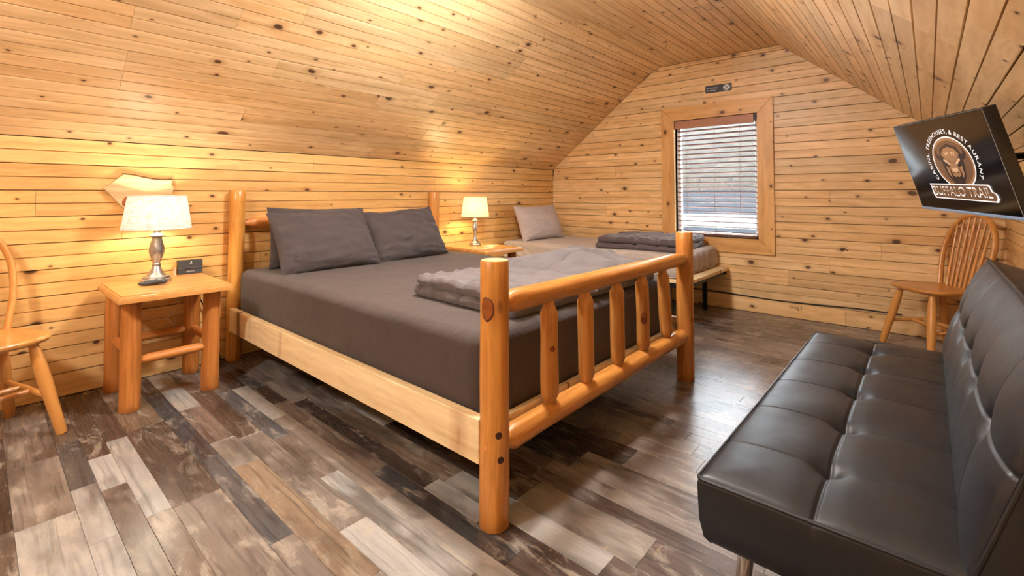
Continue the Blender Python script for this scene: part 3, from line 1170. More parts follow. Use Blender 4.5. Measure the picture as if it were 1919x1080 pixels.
# ------------------------------------------------------------------ folded comforters
def comforter(name, label, loc, rz, lx, ly, layers, mat, seed, bump=None, rough=1.0, quilt=(0.28, 0.40)):
    root = thing(name, label, 'comforter', loc, rz)
    z = 0.0
    for i, (th, inset, nm) in enumerate(layers):
        hx_, hy_, hz_ = lx / 2 - inset, ly / 2 - inset * 0.6, th / 2

        def f(p, n, i=i, hx_=hx_, hy_=hy_, hz_=hz_):
            q = Vector(p)
            edge = min(hx_ - abs(q.x), hy_ - abs(q.y))
            w_ = nz(q.x * 4 + seed, q.y * 4, i * 3) * 0.5 + 0.5 * nz(q.x * 10, q.y * 10 + seed, i * 5)
            pk = abs(nz(q.x * 17 + seed, q.y * 17, i)) - 0.2
            if n.z > 0.2:
                q.z += rough * (0.016 * w_ + 0.020 * pk * gauss(edge, 0.07) + 0.010 * max(0.0, nz(q.x * 6 + q.y * 5, q.y * 13 - q.x * 6, seed + i)))
                for a, per in ((q.x, quilt[0]), (q.y, quilt[1])):
                    dd = (a / per - math.floor(a / per + 0.5)) * per
                    q.z -= 0.010 * gauss(dd, 0.007) + 0.007 * gauss(dd, 0.03)
                if bump:
                    q.z += bump(q.x, q.y) * (1 if i == len(layers) - 1 else 0.45)
            elif n.z > -0.2:
                q += n * rough * (0.012 * w_ + 0.012 * pk)
            return q
        rbox(hx_, hy_, hz_, hz_ * 0.95, 0.011, f).obj(nm, mat, root, merge=1e-4, angle=75, mtx=Matrix.Translation((inset * 0.3 * (1 if i % 2 else -1), 0, z + hz_)))
        z += th * 0.92
    return root


comforter('comforter', 'folded grey taupe comforter lying against footboard of the log bed', (2.0, 2.03, 0.602), R(-2), 0.68, 1.20,
          [(0.050, 0.0, 'lower_fold'), (0.058, 0.012, 'upper_fold')], M['comforter'], 3, rough=1.3,
          bump=lambda x, y: 0.075 * gauss(math.hypot(x + 0.06, (y - 0.40) * 0.9), 0.22) + 0.02 * gauss(y - 0.2 - x * 0.4, 0.10) - 0.012 * gauss(y + 0.1, 0.15))
comforter('comforter', 'folded plum grey comforter on narrow bed under the window', (1.55, 4.30, 0.598), R(4), 0.80, 0.80,
          [(0.055, 0.0, 'lower_fold'), (0.062, 0.015, 'upper_fold')], M['comforter_dark'], 8, rough=1.15, quilt=(0.2, 0.2))

# ------------------------------------------------------------------ narrow bed by the far wall
TX1, TY0, TY1 = 2.105, 3.80, 4.795
tb = thing('twin_bed_frame', 'narrow low bed frame with black metal legs by far wall', 'bed frame', (0.04, TY0, 0))
bevel_box(0.0, TX1 - 0.04, 0.0, TY1 - TY0, 0.372, 0.400, 0.003).obj('platform', M['rail'], tb, smooth=False)
for yy in (0.004, TY1 - TY0 - 0.034):
    mb = MB()
    mb.box(0.01, TX1 - 0.06, yy, yy + 0.03, 0.332, 0.372)
    mb.obj('side_bar', M['black_metal'], tb, smooth=False)
for xx in (0.01, TX1 - 0.10):
    mb = MB()
    mb.box(xx, xx + 0.03, 0.034, TY1 - TY0 - 0.034, 0.332, 0.372)
    mb.obj('end_bar', M['black_metal'], tb, smooth=False)
for xx in (0.06, 1.86):
    for yy in (0.03, 0.86):
        mb = MB()
        mb.box(xx, xx + 0.035, yy, yy + 0.035, 0.0, 0.332)
        mb.obj('leg', M['black_metal'], tb, smooth=False)
def twin_folds(p, n):
    q = Vector(p)
    if n.z > 0.5:
        q.z += 0.008 * nz(q.x * 2, q.y * 3, 4)
    elif n.z > -0.5:
        low = (0.1 - q.z) / 0.2
        if n.y < -0.5:
            q += n * 0.022 * math.sin((q.x * 0.8 + q.z * 1.4) * 55 + 2 * nz(q.x * 3, q.z * 3)) * math.exp(-(q.x + 0.975) / 0.30) * (0.3 + low)
        elif n.x > 0.5:
            q += n * 0.016 * math.sin(q.y * 34 + 3 * nz(q.y * 3, q.z * 4)) * low
        q += n * (0.012 * nz(q.x * 3, q.y * 3, q.z * 5) - 0.012 * low * low)
    return q


tm = thing('mattress', 'narrow mattress in pale grey sheet on the low bed frame', 'mattress', (1.035, 4.30, 0.40))
rbox(0.975, 0.485, 0.100, 0.05, 0.02, twin_folds).obj('fitted_sheet', M['sheet_light'], tm, merge=1e-4, angle=60, mtx=Matrix.Translation((0, 0, 0.100)))
mb = MB()
mb.tube([(-0.93, -0.478, 0.012), (0.93, -0.478, 0.012), (0.965, -0.44, 0.012), (0.965, 0.44, 0.012)], 0.006, 6)
mb.obj('elastic_hem', M['sheet_light'], tm)
pillow('pillow', 'light grey pillow propped in the far left corner', 'pillow', (0.33, 4.21, 0.602), R(-6), R(22), 0.66, 0.41, 0.17, M['pillow_light'], 14, None, R(1), wr=1.1)


# ------------------------------------------------------------------ log nightstands
def nightstand(label, loc, wx, wy, zt, legs, seed, stretch):
    root = thing('nightstand', label, 'nightstand', loc, 0, 'log nightstands')
    tt = 0.038
    mb_ = MB()
    b = 0.012
    prof = [(0.0, 0.0), (0.0, tt * 0.55), (b * 0.35, tt * 0.60), (b * 0.45, tt * 0.78), (b, tt * 0.84), (b * 1.15, tt)]
    rings = []
    for i, (ins, z) in enumerate(prof):
        rings.append([(ins, ins, zt - tt + z), (wx - ins, ins, zt - tt + z), (wx - ins, wy - ins, zt - tt + z), (ins, wy - ins, zt - tt + z)])
    vs = [p for r_ in rings for p in r_]
    fs = [(3, 2, 1, 0), tuple(range(len(vs) - 4, len(vs)))]
    for j in range(len(rings) - 1):
        for k in range(4):
            fs.append((4 * j + k, 4 * j + (k + 1) % 4, 4 * j + 4 + (k + 1) % 4, 4 * j + 4 + k))
    mb_.add(vs, fs)
    mb_.obj('table_top', M['tabletop'], root, smooth=False)
    for i, (lx, ly) in enumerate(legs):
        log('leg', (lx, ly, 0), (lx, ly, zt - tt), 0.045, M['rustic'], root, ends=(0, 0.02), seed=seed + i, wob=0.16, flats=3, color=(1.0, 0.95, 0.88, 1), r1=0.042)
    for (a, c, z) in stretch:
        (ax, ay), (bx_, by_) = legs[a], legs[c]
        log('stretcher', (ax, ay, z), (bx_, by_, z), 0.024, M['rustic'], root, ends=(0.07, 0.07), seed=seed + 9 + a, wob=0.06, flats=4, color=(1.12, 1.08, 1.0, 1), rings=10, n=12)
    return root


nightstand('log nightstand beside the windsor chair, under the wood slab', (0.035, 0.478, 0), 0.565, 0.505, 0.600,
           [(0.445, 0.075), (0.440, 0.437), (0.065, 0.070), (0.065, 0.440)], 40, [(0, 1, 0.245), (2, 3, 0.27), (0, 2, 0.285), (1, 3, 0.275)])
nightstand('log nightstand between the two beds with amber-lit lamp on it', (0.10, 2.955, 0), 0.585, 0.475, 0.605,
           [(0.50, 0.07), (0.50, 0.41), (0.08, 0.07), (0.08, 0.41)], 60, [(0, 1, 0.25), (2, 3, 0.27), (0, 2, 0.285), (1, 3, 0.275)])


# ------------------------------------------------------------------ table lamps
def lamp(label, loc, s_base, zb, zt, rb, rt, shade, bulb, scale=1.0):
    root = thing('table_lamp', label, 'lamp', loc, 0, 'brushed metal table lamps')
    k = zb / 0.303
    r_ = s_base / 0.076
    mb_ = MB()
    mb_.lathe([(0.074 * r_, 0), (0.076 * r_, 0.004), (0.076 * r_, 0.016 * k), (0.070 * r_, 0.020 * k), (0.066 * r_, 0.021 * k), (0.064 * r_, 0.030 * k), (0.056 * r_, 0.034 * k), (0.050 * r_, 0.037 * k), (0.036 * r_, 0.052 * k), (0.024 * r_, 0.072 * k), (0.018 * r_, 0.092 * k)], 40, True, True)
    mb_.obj('base', M['nickel'], root, angle=35)
    b = MB()
    b.lathe([(0.0195 * r_, 0.090 * k), (0.0205 * r_, 0.096 * k), (0.0195 * r_, 0.103 * k), (0.017 * r_, 0.106 * k)], 24)
    b.obj('collar', M['nickel'], root)
    b = MB()
    pf = [(0.0165, 0.105), (0.021, 0.118), (0.028, 0.138), (0.0345, 0.160), (0.036, 0.178), (0.033, 0.202), (0.028, 0.224), (0.0245, 0.240), (0.024, 0.250)]
    fine = []
    for i in range(len(pf) - 1):
        for q in range(3):
            t = q / 3
            fine.append((pf[i][0] + (pf[i + 1][0] - pf[i][0]) * t, pf[i][1] + (pf[i + 1][1] - pf[i][1]) * t))
    fine.append(pf[-1])
    b.lathe([(a * r_, z * k) for a, z in fine], 40, mod=lambda a, z: 1 + 0.07 * math.cos(4 * a + z / k * 34) * max(0.0, math.sin(PI * min(1, max(0, (z / k - 0.105) / 0.145)))))
    b.obj('body', M['nickel'], root, angle=60)
    b = MB()
    b.lathe([(0.022 * r_, 0.250 * k), (0.032 * r_, 0.257 * k), (0.033 * r_, 0.263 * k), (0.026 * r_, 0.272 * k), (0.017 * r_, 0.278 * k), (0.016 * r_, 0.300 * k), (0.014 * r_, 0.330 * k)], 28)
    b.obj('neck', M['nickel'], root)
    bz = zb + 0.085
    b = MB()
    b.lathe([(0.004, bz - 0.045), (0.013, bz - 0.04), (0.014, bz - 0.028), (0.024, bz - 0.008), (0.029, bz + 0.010), (0.024, bz + 0.028), (0.012, bz + 0.038), (0.002, bz + 0.040)], 20)
    b.obj('bulb', bulb, root)
    n = 56
    me_vs, me_fs, uv = [], [], []
    for j in range(7):
        t = j / 6
        for i in range(n):
            a = 2 * PI * i / n
            rr_ = rb + (rt - rb) * t
            me_vs.append((rr_ * math.cos(a), rr_ * math.sin(a), zb + (zt - zb) * t))
    me_fs = [(j * n + i, j * n + (i + 1) % n, (j + 1) * n + (i + 1) % n, (j + 1) * n + i) for j in range(6) for i in range(n)]
    sm = bpy.data.meshes.new('shade')
    sm.from_pydata(me_vs, [], me_fs)
    sm.materials.append(shade)
    ul = sm.uv_layers.new(name='uv')
    for p in sm.polygons:
        for li, vi in zip(p.loop_indices, p.vertices):
            i, j = vi % n, vi // n
            u = i / n
            if i == 0 and max(v % n for v in p.vertices) == n - 1:
                u = 1.0
            ul.data[li].uv = (u * 2 * PI * rb, (zt - zb) * j / 6)
    sm.polygons.foreach_set('use_smooth', [True] * len(sm.polygons))
    so = bpy.data.objects.new('shade', sm)
    COL.objects.link(so)
    so.parent = root
    for rr_, z in ((rb, zb), (rt, zt)):
        q = MB()
        q.tube([(rr_ * math.cos(2 * PI * i / n), rr_ * math.sin(2 * PI * i / n), z) for i in range(n)], 0.0022, 5, closed=True)
        q.obj('shade_rim', shade, so)
    q = MB()
    for i in range(3):
        a = 2 * PI * i / 3
        q.tube([(0, 0, zt - 0.02), (rt * math.cos(a), rt * math.sin(a), zt - 0.006)], 0.0016, 5)
    q.obj('spider', M['nickel'], so)
    q = MB()
    for sgn in (-1, 1):
        q.tube([(0.013 * sgn, 0, zb + 0.03), (0.048 * sgn, 0, zb + 0.07), (0.046 * sgn, 0, zt - 0.06), (0.0, 0, zt - 0.02)], 0.0016, 5)
    q.obj('harp', M['nickel'], so)
    return root


lamp('larger table lamp with white linen shade below the wood slab', (0.222, 0.706, 0.600), 0.076, 0.303, 0.490, 0.166, 0.138, M['shade1'], M['bulb1'])
lamp('smaller table lamp with yellowish shade between the two beds', (0.255, 3.215, 0.605), 0.058, 0.279, 0.463, 0.136, 0.110, M['shade2'], M['bulb2'])

# remote control beside the lamp
rm = thing('remote_control', 'dark grey wedge-shaped remote control at foot of larger lamp', 'remote', (0.335, 0.668, 0.600), R(60))
mb = MB()


def rem(u, v):
    a = 2 * PI * u
    k = math.sin(PI * v)
    x = 0.068 * math.copysign(abs(math.cos(a)) ** 0.6, math.cos(a)) * (0.25 + 0.75 * k ** 0.5)
    y = 0.027 * math.copysign(abs(math.sin(a)) ** 0.6, math.sin(a)) * (0.25 + 0.75 * k ** 0.5)
    z = 0.030 * v * (1 + 0.25 * x / 0.055) + 0.004 * math.sin(x * 60)
    return (x, y, max(0.0, z))


mb.grid(rem, [i / 40 for i in range(41)], [i / 12 for i in range(13)])
mb.obj('shell', M['grey_plastic'], rm, merge=1e-5, angle=60)
bevel_box(-0.036, 0.036, -0.011, 0.011, 0.0255, 0.033, 0.003).obj('button_panel', M['silver_plastic'], rm, mtx=Matrix.Rotation(R(-6), 4, 'Y'))

# small radio on the nightstand
rd = thing('radio', 'small black rectangular radio on nightstand beside the log bed', 'radio', (0.060, 0.915, 0.600), R(-4))
bevel_box(-0.040, 0.0, -0.066, 0.066, 0.0, 0.085, 0.004).obj('case', M['black_plastic'], rd)
poly = [(-0.064, 0.003), (0.064, 0.003), (0.064, 0.081)] + [(0.064 - 0.128 * k / 10, 0.081 + 0.007 * math.sin(PI * k / 10)) for k in range(1, 10)] + [(-0.064, 0.081)]
mb = MB()
mb.prism(poly, 0.0, 0.008, axes=(1, 2, 0))
fpn = mb.obj('front_panel', M['grey_plastic'], rd, smooth=False)
mb = MB()
mb.box(0.0078, 0.0094, -0.030, 0.034, 0.031, 0.037)
mb.obj('card_slot', M['black_plastic'], fpn, smooth=False)
mb = MB()
mb.box(0.0078, 0.0090, -0.062, 0.062, 0.0385, 0.0395)
mb.obj('panel_seam', M['silver_plastic'], fpn, smooth=False)
mb = MB()
mb.box(0.0078, 0.0092, 0.000, 0.006, 0.068, 0.078)
mb.box(0.0078, 0.0092, -0.006, 0.010, 0.064, 0.0655)
mb.obj('marker_print', M['white_print'], fpn, smooth=False)
vs, fs = text_mesh('Memorex', 0.0105)
mb = MB()
mb.add([(0.0086, p[0], p[1] + 0.014) for p in vs], fs)
mb.obj('lettering', M['white_print'], fpn, smooth=False)
pk = MB()
pk.prism([(-0.05, 0.0), (-0.012, 0.0), (-0.012, 0.045), (-0.03, 0.040), (-0.048, 0.022)], -0.0795, -0.077, axes=(0, 2, 1))
o = pk.obj('pink_card', M['pink_paper'], smooth=False)
o.location = (0.070, 0.915, 0.600)
tag(o, 'small pink card standing against end of the black radio', 'card')

# papers on the far nightstand
for i, (x, y, a, c, lab) in enumerate(((0.40, 3.28, 25, (0.10, 0.16), 'larger paper leaflet lying flat before the smaller lamp'), (0.50, 3.14, -12, (0.08, 0.12), 'smaller paper leaflet lying flat near the front nightstand edge'))):
    mb = MB()
    mb.box(-c[0] / 2, c[0] / 2, -c[1] / 2, c[1] / 2, 0, 0.0015)
    rt_ = thing('leaflet', lab, 'paper', (x, y, 0.6052), R(a))
    mb.obj('sheet', M['paper'], rt_, smooth=False)
    mb = MB()
    for k in range(4):
        yy = -c[1] * 0.36 + k * c[1] * 0.22
        mb.box(-c[0] * 0.4, c[0] * (0.1 + 0.08 * k), yy, yy + 0.006, 0.0014, 0.0018)
    q = mb.obj('printed_lines', M['ink'], rt_, smooth=False)
    q['kind'] = 'stuff'

# cords
mb = MB()
mb.tube([(0.022, 0.62, 0.59), (0.045, 0.625, 0.50), (0.05, 0.65, 0.43), (0.05, 0.69, 0.375), (0.06, 0.73, 0.345), (0.075, 0.78, 0.35), (0.06, 0.83, 0.365), (0.05, 0.87, 0.40), (0.048, 0.845, 0.46), (0.05, 0.85, 0.52), (0.055, 0.84, 0.562)], 0.0028, 6)
o = mb.obj('lamp_cord', M['white_cord'])
tag(o, 'thin pale cord looping under the nightstand by the chair', 'cord')
mb = MB()
pts = []
for i in range(40):
    t = i / 39
    pts.append((0.052 + 0.012 * math.sin(t * 18), 0.815 + 0.028 * math.sin(t * 14), 0.36 + 0.05 * math.cos(t * 14 + 1) * (1 - t) - 0.10 * t))
mb.tube(pts, 0.0026, 6)
o = mb.obj('cord_tie', M['white_cord'])
tag(o, 'knotted bundle of pale cord behind the nightstand stretcher', 'cord')
mb = MB()
mb.tube([(0.02, 0.94, 0.60), (0.025, 0.965, 0.50), (0.025, 0.985, 0.42), (0.025, 1.02, 0.34), (0.022, 1.06, 0.24), (0.018, 1.085, 0.14), (0.018, 1.10, 0.05), (0.022, 1.105, 0.006)], 0.004, 6)
o = mb.obj('power_cord', M['black_cord'])
tag(o, 'black power cord running down left wall beside bed post', 'cord')
cb = thing('wall_cable', 'long black cable stapled along the foot of far wall', 'cable', (1.5, YF - 0.006, 0.14))
mb = MB()
pts = []
for i in range(60):
    t = i / 59
    x = 0.10 + t * 1.78
    pts.append((x, 0.0, 0.012 * math.sin(t * 9) * 0.6 + 0.012 * t + (0.02 * (0.25 - t) if t < 0.25 else 0)))
mb.tube(pts, 0.0055, 7)
mb.obj('sheath', M['black_cord'], cb)
for x in (0.42, 1.13, 1.78):
    mb = MB()
    z = min(pts, key=lambda p: abs(p[0] - x))[2]
    mb.box(x - 0.004, x + 0.004, -0.008, 0.006, z - 0.009, z + 0.011)
    mb.obj('staple', M['silver_plastic'], cb, smooth=False)

# live-edge wood slab on the left wall
sb = thing('wood_slab', 'pointed live-edge wood slab hung on left wall above lamp', 'wall decor', (0.001, 0.66, 1.10))
top = [(0.158, 0.088), (0.110, 0.083), (0.060, 0.088), (0.010, 0.098), (-0.035, 0.110), (-0.080, 0.114)]
front = [(-0.167, 0.033), (-0.058, -0.104), (0.10, -0.075), (0.148, -0.008), (0.168, 0.036), (0.149, 0.062), (0.158, 0.088)]
poly = front + top[1:]
mb = MB()
mb.prism(poly, 0.0, 0.032, axes=(1, 2, 0))
mb.obj('face', M['slab'], sb, smooth=False)
mb = MB()
tv_ = []
for (y, z) in top:
    tv_ += [(0.0, y, z - 0.001), (0.0, y, z + 0.010 + 0.003 * nz(y * 40, 1)), (0.022, y, z + 0.007 + 0.003 * nz(y * 60, 2)), (0.0318, y, z - 0.001)]
mb.add(tv_, [(4 * i + k, 4 * i + (k + 1) % 4, 4 * i + 4 + (k + 1) % 4, 4 * i + 4 + k) for i in range(len(top) - 1) for k in range(4)] + [(0, 1, 2, 3), tuple(range(len(tv_) - 4, len(tv_)))[::-1]])
mb.obj('bark_edge', M['bark'], sb)
mb = MB()
mb.lathe([(0.026, 0.0), (0.026, 0.0010), (0.020, 0.0016), (0.0, 0.0018)], 24, True, False)
mb.obj('knot', M['knot'], sb, mtx=axes_mtx((0.0316, -0.062, -0.045), (0, 0.8, -0.25), (0, 0.3, 1.25), (1, 0, 0)))


# ------------------------------------------------------------------ windsor chairs
def windsor(label, loc, rz):
    root = thing('windsor_chair', label, 'chair', loc, rz, 'hoop-back windsor chairs')
    zs = 0.45
    # seat outline: rounded shield, wider at the front
    out = []
    n = 56
    for i in range(n):
        a = 2 * PI * i / n
        c, s = math.cos(a), math.sin(a)
        x = 0.215 * math.copysign(abs(c) ** 0.72, c)
        wd = 0.205 + 0.028 * (x / 0.215)
        y = wd * math.copysign(abs(s) ** 0.62, s)
        out.append((x, y))
    mb_ = MB()
    rings = [(0.86, -0.034), (0.965, -0.024), (1.0, -0.010), (0.985, -0.001), (0.95, 0.003), (0.80, -0.003), (0.55, -0.009), (0.25, -0.010)]
    vs = [(x * k, y * k, zs + dz) for k, dz in rings for x, y in out]
    fs = [tuple(range(n))[::-1]]
    for j in range(len(rings) - 1):
        fs += [(j * n + i, j * n + (i + 1) % n, (j + 1) * n + (i + 1) % n, (j + 1) * n + i) for i in range(n)]
    vs.append((0, 0, zs - 0.010))
    L = len(rings) - 1
    fs += [(L * n + i, L * n + (i + 1) % n, len(vs) - 1) for i in range(n)]
    mb_.add(vs, fs)
    mb_.obj('seat', M['chair_seat'], root, angle=50)
    legs = {}
    for (nm, tx, ty, fx, fy) in (('fl', 0.135, 0.135, 0.222, 0.215), ('fr', 0.135, -0.135, 0.222, -0.215), ('bl', -0.125, 0.115, -0.225, 0.195), ('br', -0.125, -0.115, -0.225, -0.195)):
        p0, p1 = Vector((fx, fy, 0.0)), Vector((tx, ty, zs - 0.028))
        mtx, L_ = line_mtx(p0, p1)
        b = MB()
        b.lathe([(0.0190, 0.0), (0.0205, 0.006), (0.0240, 0.16), (0.0265, 0.26), (0.0245, 0.34), (0.0195, 0.405), (0.0165, L_)], 18)
        b.obj('leg', M['chair'], root, mtx=mtx)
        legs[nm] = (p0, p1)

    def at(nm, z):
        p0, p1 = legs[nm]
        return p0 + (p1 - p0) * (z / p1.z)

    def rung(pa, pb, r0=0.010, r1=0.0155):
        mtx, L_ = line_mtx(pa, pb)
        b = MB()
        b.lathe([(r0, 0), (r0 + 0.001, 0.03), (r1, L_ * 0.5), (r0 + 0.001, L_ - 0.03), (r0, L_)], 12)
        b.obj('stretcher', M['chair'], root, mtx=mtx)
    sa, sb_ = (at('fl', 0.17), at('bl', 0.19)), (at('fr', 0.17), at('br', 0.19))
    rung(*sa)
    rung(*sb_)
    for t in (0.40, 0.62):
        rung(sa[0].lerp(sa[1], t), sb_[0].lerp(sb_[1], t), 0.011, 0.0140)
    # hoop back, leaning
    lean = math.tan(R(15))
    hp = []
    pts2 = []
    H0, W0, ZA = 0.50, 0.188, 0.25
    for i in range(41):
        a = PI * i / 40
        c, s = math.cos(a), math.sin(a)
        pts2.append((W0 * math.copysign(abs(c) ** 0.92, c), ZA + (H0 - ZA) * abs(s) ** 0.92))
    side = [(0.148 + (W0 - 0.148) * math.sin(PI / 2 * k / 8) , -0.01 + (ZA + 0.01) * k / 8) for k in range(8)]
    full = side + pts2 + [(-y, z) for y, z in side[::-1]]
    P = [(-0.155 - z * lean, y, zs + z) for y, z in full]
    b = MB()
    b.tube(P, 0.0190, 12, flat=0.72, up=(1, 0, 0.27))
    b.obj('hoop', M['chair'], root, angle=60)
    for k in range(7):
        f = -1 + 2 * (k + 0.5) / 7
        yb = 0.118 * f
        yt = 0.150 * f
        ztop_ = 0
        for (y, z) in pts2:
            if abs(y - yt) < 0.012:
                ztop_ = max(ztop_, z)
        ztop_ = ztop_ or H0
        p0 = (-0.158, yb, zs - 0.006)
        p1 = (-0.155 - ztop_ * lean, yt, zs + ztop_)
        mtx, L_ = line_mtx(p0, p1)
        q = MB()
        q.lathe([(0.0092, 0), (0.0104, L_ * 0.25), (0.0088, L_ * 0.7), (0.0066, L_)], 10)
        q.obj('back_spindle', M['chair'], root, mtx=mtx)
    return root


windsor('windsor chair cut by the left picture edge beside nightstand', (0.385, 0.028, 0), R(17))
windsor('windsor chair in the far right corner beyond the futon', (3.58, 4.48, 0), R(219))

# ------------------------------------------------------------------ futon
FX0, FX1, FY0, FY1 = 3.104, 3.625, 1.228, 2.890
FZ0, FZ1 = 0.222, 0.392
ft = thing('futon', 'black faux leather tufted futon with chrome legs along right wall', 'futon', (FX0, FY0, 0))
FL, FD = FY1 - FY0, FX1 - FX0
BTN = [0.232, 0.532, 0.832, 1.132, 1.432]


def dense(a, b, step, marks, w_=0.02, fine=0.003):
    xs = set()
    n = int((b - a) / step)
    for i in range(n + 1):
        xs.add(round(a + (b - a) * i / n, 5))
    for m in marks:
        k = -w_
        while k <= w_ + 1e-9:
            if a < m + k < b:
                xs.add(round(m + k, 5))
            k += fine
    xs = sorted(xs)
    out = [xs[0]]
    for x in xs[1:]:
        if x - out[-1] > 0.0012:
            out.append(x)
    out[-1] = b
    return out


def tuft(a, c, ac, ext, depth=0.024):
    """Depth of tufting at along-length a, across c; ac = across position of the button line."""
    d = 0.0
    dc = c - ac
    d += 0.005 * gauss(dc, 0.005) + 0.006 * gauss(dc, 0.035)
    for b_ in BTN:
        da = a - b_
        d += depth * gauss(math.hypot(da, dc), 0.026) + 0.007 * gauss(math.hypot(da * 0.8, dc * 0.6), 0.06)
        fade = 0.35 + 0.65 * math.exp(-abs(dc) / 0.12)
        d += 0.0022 * gauss(da, 0.0035) + 0.0025 * gauss(da, 0.03) * fade
    return d


AC = 0.246


def seat_top(c, a):
    e = min(c, FD + 0.02 - c, a, FL - a)
    z = FZ1 + 0.022 * (1 - math.exp(-max(e, 0) / 0.055)) - tuft(a, c, AC, FL) - 0.006
    z += 0.004 * nz(c * 5, a * 5, 1) * min(1, e / 0.08)
    return (c, a, z)


cs = dense(0.0, FD, 0.014, [AC], 0.018)
as_ = dense(0.0, FL, 0.018, BTN, 0.012)
mb = MB()
mb.grid(lambda c, a: seat_top(c, a), cs, as_)
ring = [seat_top(c, 0.0) for c in cs] + [seat_top(FD, a) for a in as_[1:]] + [seat_top(c, FL) for c in cs[::-1][1:]] + [seat_top(0.0, a) for a in as_[::-1][1:-1]]
n = len(ring)
prof = [(0.0, None), (0.003, -0.02), (0.002, -0.06), (0.0, -0.11), (-0.008, -0.155), (-0.022, FZ0 - FZ1)]
vs = []
for dx, dz in prof:
    for p in ring:
        nx = (-1 if p[0] < 1e-6 else 1 if p[0] > FD - 1e-6 else 0)
        ny = (-1 if p[1] < 1e-6 else 1 if p[1] > FL - 1e-6 else 0)
        vs.append((p[0] + nx * dx, p[1] + ny * dx, p[2] if dz is None else FZ1 + dz))
fs = [(j * n + i, j * n + (i + 1) % n, (j + 1) * n + (i + 1) % n, (j + 1) * n + i) for j in range(len(prof) - 1) for i in range(n)]
fs.append(tuple(range((len(prof) - 1) * n, len(prof) * n)))
mb.add(vs, fs)
seat = mb.obj('seat_cushion', M['leather'], ft, merge=1e-4, angle=75)


def rounded_loop(x0, x1, y0, y1, z, r, k=6):
    pts = []
    for (cx_, cy_, a0) in ((x1 - r, y1 - r, 0), (x0 + r, y1 - r, 90), (x0 + r, y0 + r, 180), (x1 - r, y0 + r, 270)):
        for i in range(k + 1):
            a = R(a0 + 90 * i / k)
            pts.append((cx_ + r * math.cos(a), cy_ + r * math.sin(a), z))
    return pts


mb = MB()
mb.tube(rounded_loop(-0.002, FD + 0.002, -0.002, FL + 0.002, FZ1 - 0.008, 0.012), 0.0048, 8, closed=True)
mb.obj('piping', M['leather'], seat)
for b_ in BTN:
    q = MB()
    z = seat_top(AC, b_)[2]
    q.lathe([(0.010, 0), (0.009, 0.004), (0.004, 0.006), (0.0, 0.0065)], 14, True, False)
    q.obj('tuft_button', M['leather'], seat, mtx=Matrix.Translation((AC, b_, z - 0.002)))
# backrest: local frame with a along y, h up the leaning face, t outwards (towards the seat)
lean = R(18.5)
BH = 0.470
up = Vector((math.sin(lean), 0, math.cos(lean)))
outn = Vector((-math.cos(lean), 0, math.sin(lean)))
org = Vector((FX1 - FX0 - 0.030, 0.0, 0.375))
HC = 0.235


def back_face(h, a):
    e = min(h + 0.02, BH - h, a, FL - a)
    t = 0.026 * (1 - math.exp(-max(e, 0) / 0.06)) + 0.018 * math.sin(PI * h / BH) - tuft(a, h, HC, FL, 0.032)
    t += 0.004 * nz(h * 5, a * 5, 7) * min(1, max(e, 0) / 0.08)
    p = org + up * h + outn * t + Vector((0, a, 0))
    return tuple(p)


hs = dense(0.0, BH, 0.014, [HC], 0.018)
mb = MB()
mb.grid(lambda h, a: back_face(h, a), hs, as_)
ring = [back_face(h, 0.0) for h in hs] + [back_face(BH, a) for a in as_[1:]] + [back_face(h, FL) for h in hs[::-1][1:]] + [back_face(0.0, a) for a in as_[::-1][1:-1]]
n = len(ring)
vs = list(ring)
TH = 0.115
for tt in (0.03, 0.08, TH):
    for p in ring:
        vs.append(tuple(Vector(p) - outn * tt))
fs = [(j * n + i, j * n + (i + 1) % n, (j + 1) * n + (i + 1) % n, (j + 1) * n + i) for j in range(3) for i in range(n)]
fs.append(tuple(range(3 * n, 4 * n)))
mb.add(vs, fs)
back = mb.obj('back_cushion', M['leather'], ft, merge=1e-4, angle=75)
for tt in (0.0, TH):
    lp = []
    for (h, a) in [(0.0, 0.0), (BH, 0.0), (BH, FL), (0.0, FL)]:
        lp.append(Vector(back_face(h, a)) - outn * tt)
    pts = []
    for i in range(4):
        A, B = lp[i], lp[(i + 1) % 4]
        for k in range(12):
            pts.append(A.lerp(B, (k + 0.15) / 12.0))
    q = MB()
    q.tube(pts, 0.0048, 8, closed=True)
    q.obj('piping', M['leather'], back)
for b_ in BTN:
    p = Vector(back_face(HC, b_))
    q = MB()
    q.lathe([(0.010, 0), (0.009, 0.004), (0.004, 0.006), (0.0, 0.0065)], 14, True, False)
    q.obj('tuft_button', M['leather'], back, mtx=axes_mtx(p - outn * 0.002, Vector((0, 1, 0)), outn.cross(Vector((0, 1, 0))), outn))
for (x, y, sx, sy) in ((0.085, 0.11, -0.02, -0.03), (0.085, FL - 0.11, -0.02, 0.03), (FD - 0.07, 0.11, 0.02, -0.03), (FD - 0.07, FL - 0.11, 0.02, 0.03)):
    mtx, L_ = line_mtx((x + sx, y + sy, 0.0), (x, y, FZ0 + 0.002))
    q = MB()
    q.lathe([(0.0145, 0), (0.0155, 0.004), (0.020, L_ - 0.002), (0.020, L_)], 24)
    q.obj('leg', M['chrome'], ft, mtx=mtx)
mb = MB()
mb.box(0.03, FD - 0.02, 0.04, FL - 0.04, FZ0 - 0.012, FZ0 + 0.004)
mb.obj('base_frame', M['black_metal'], ft, smooth=False)

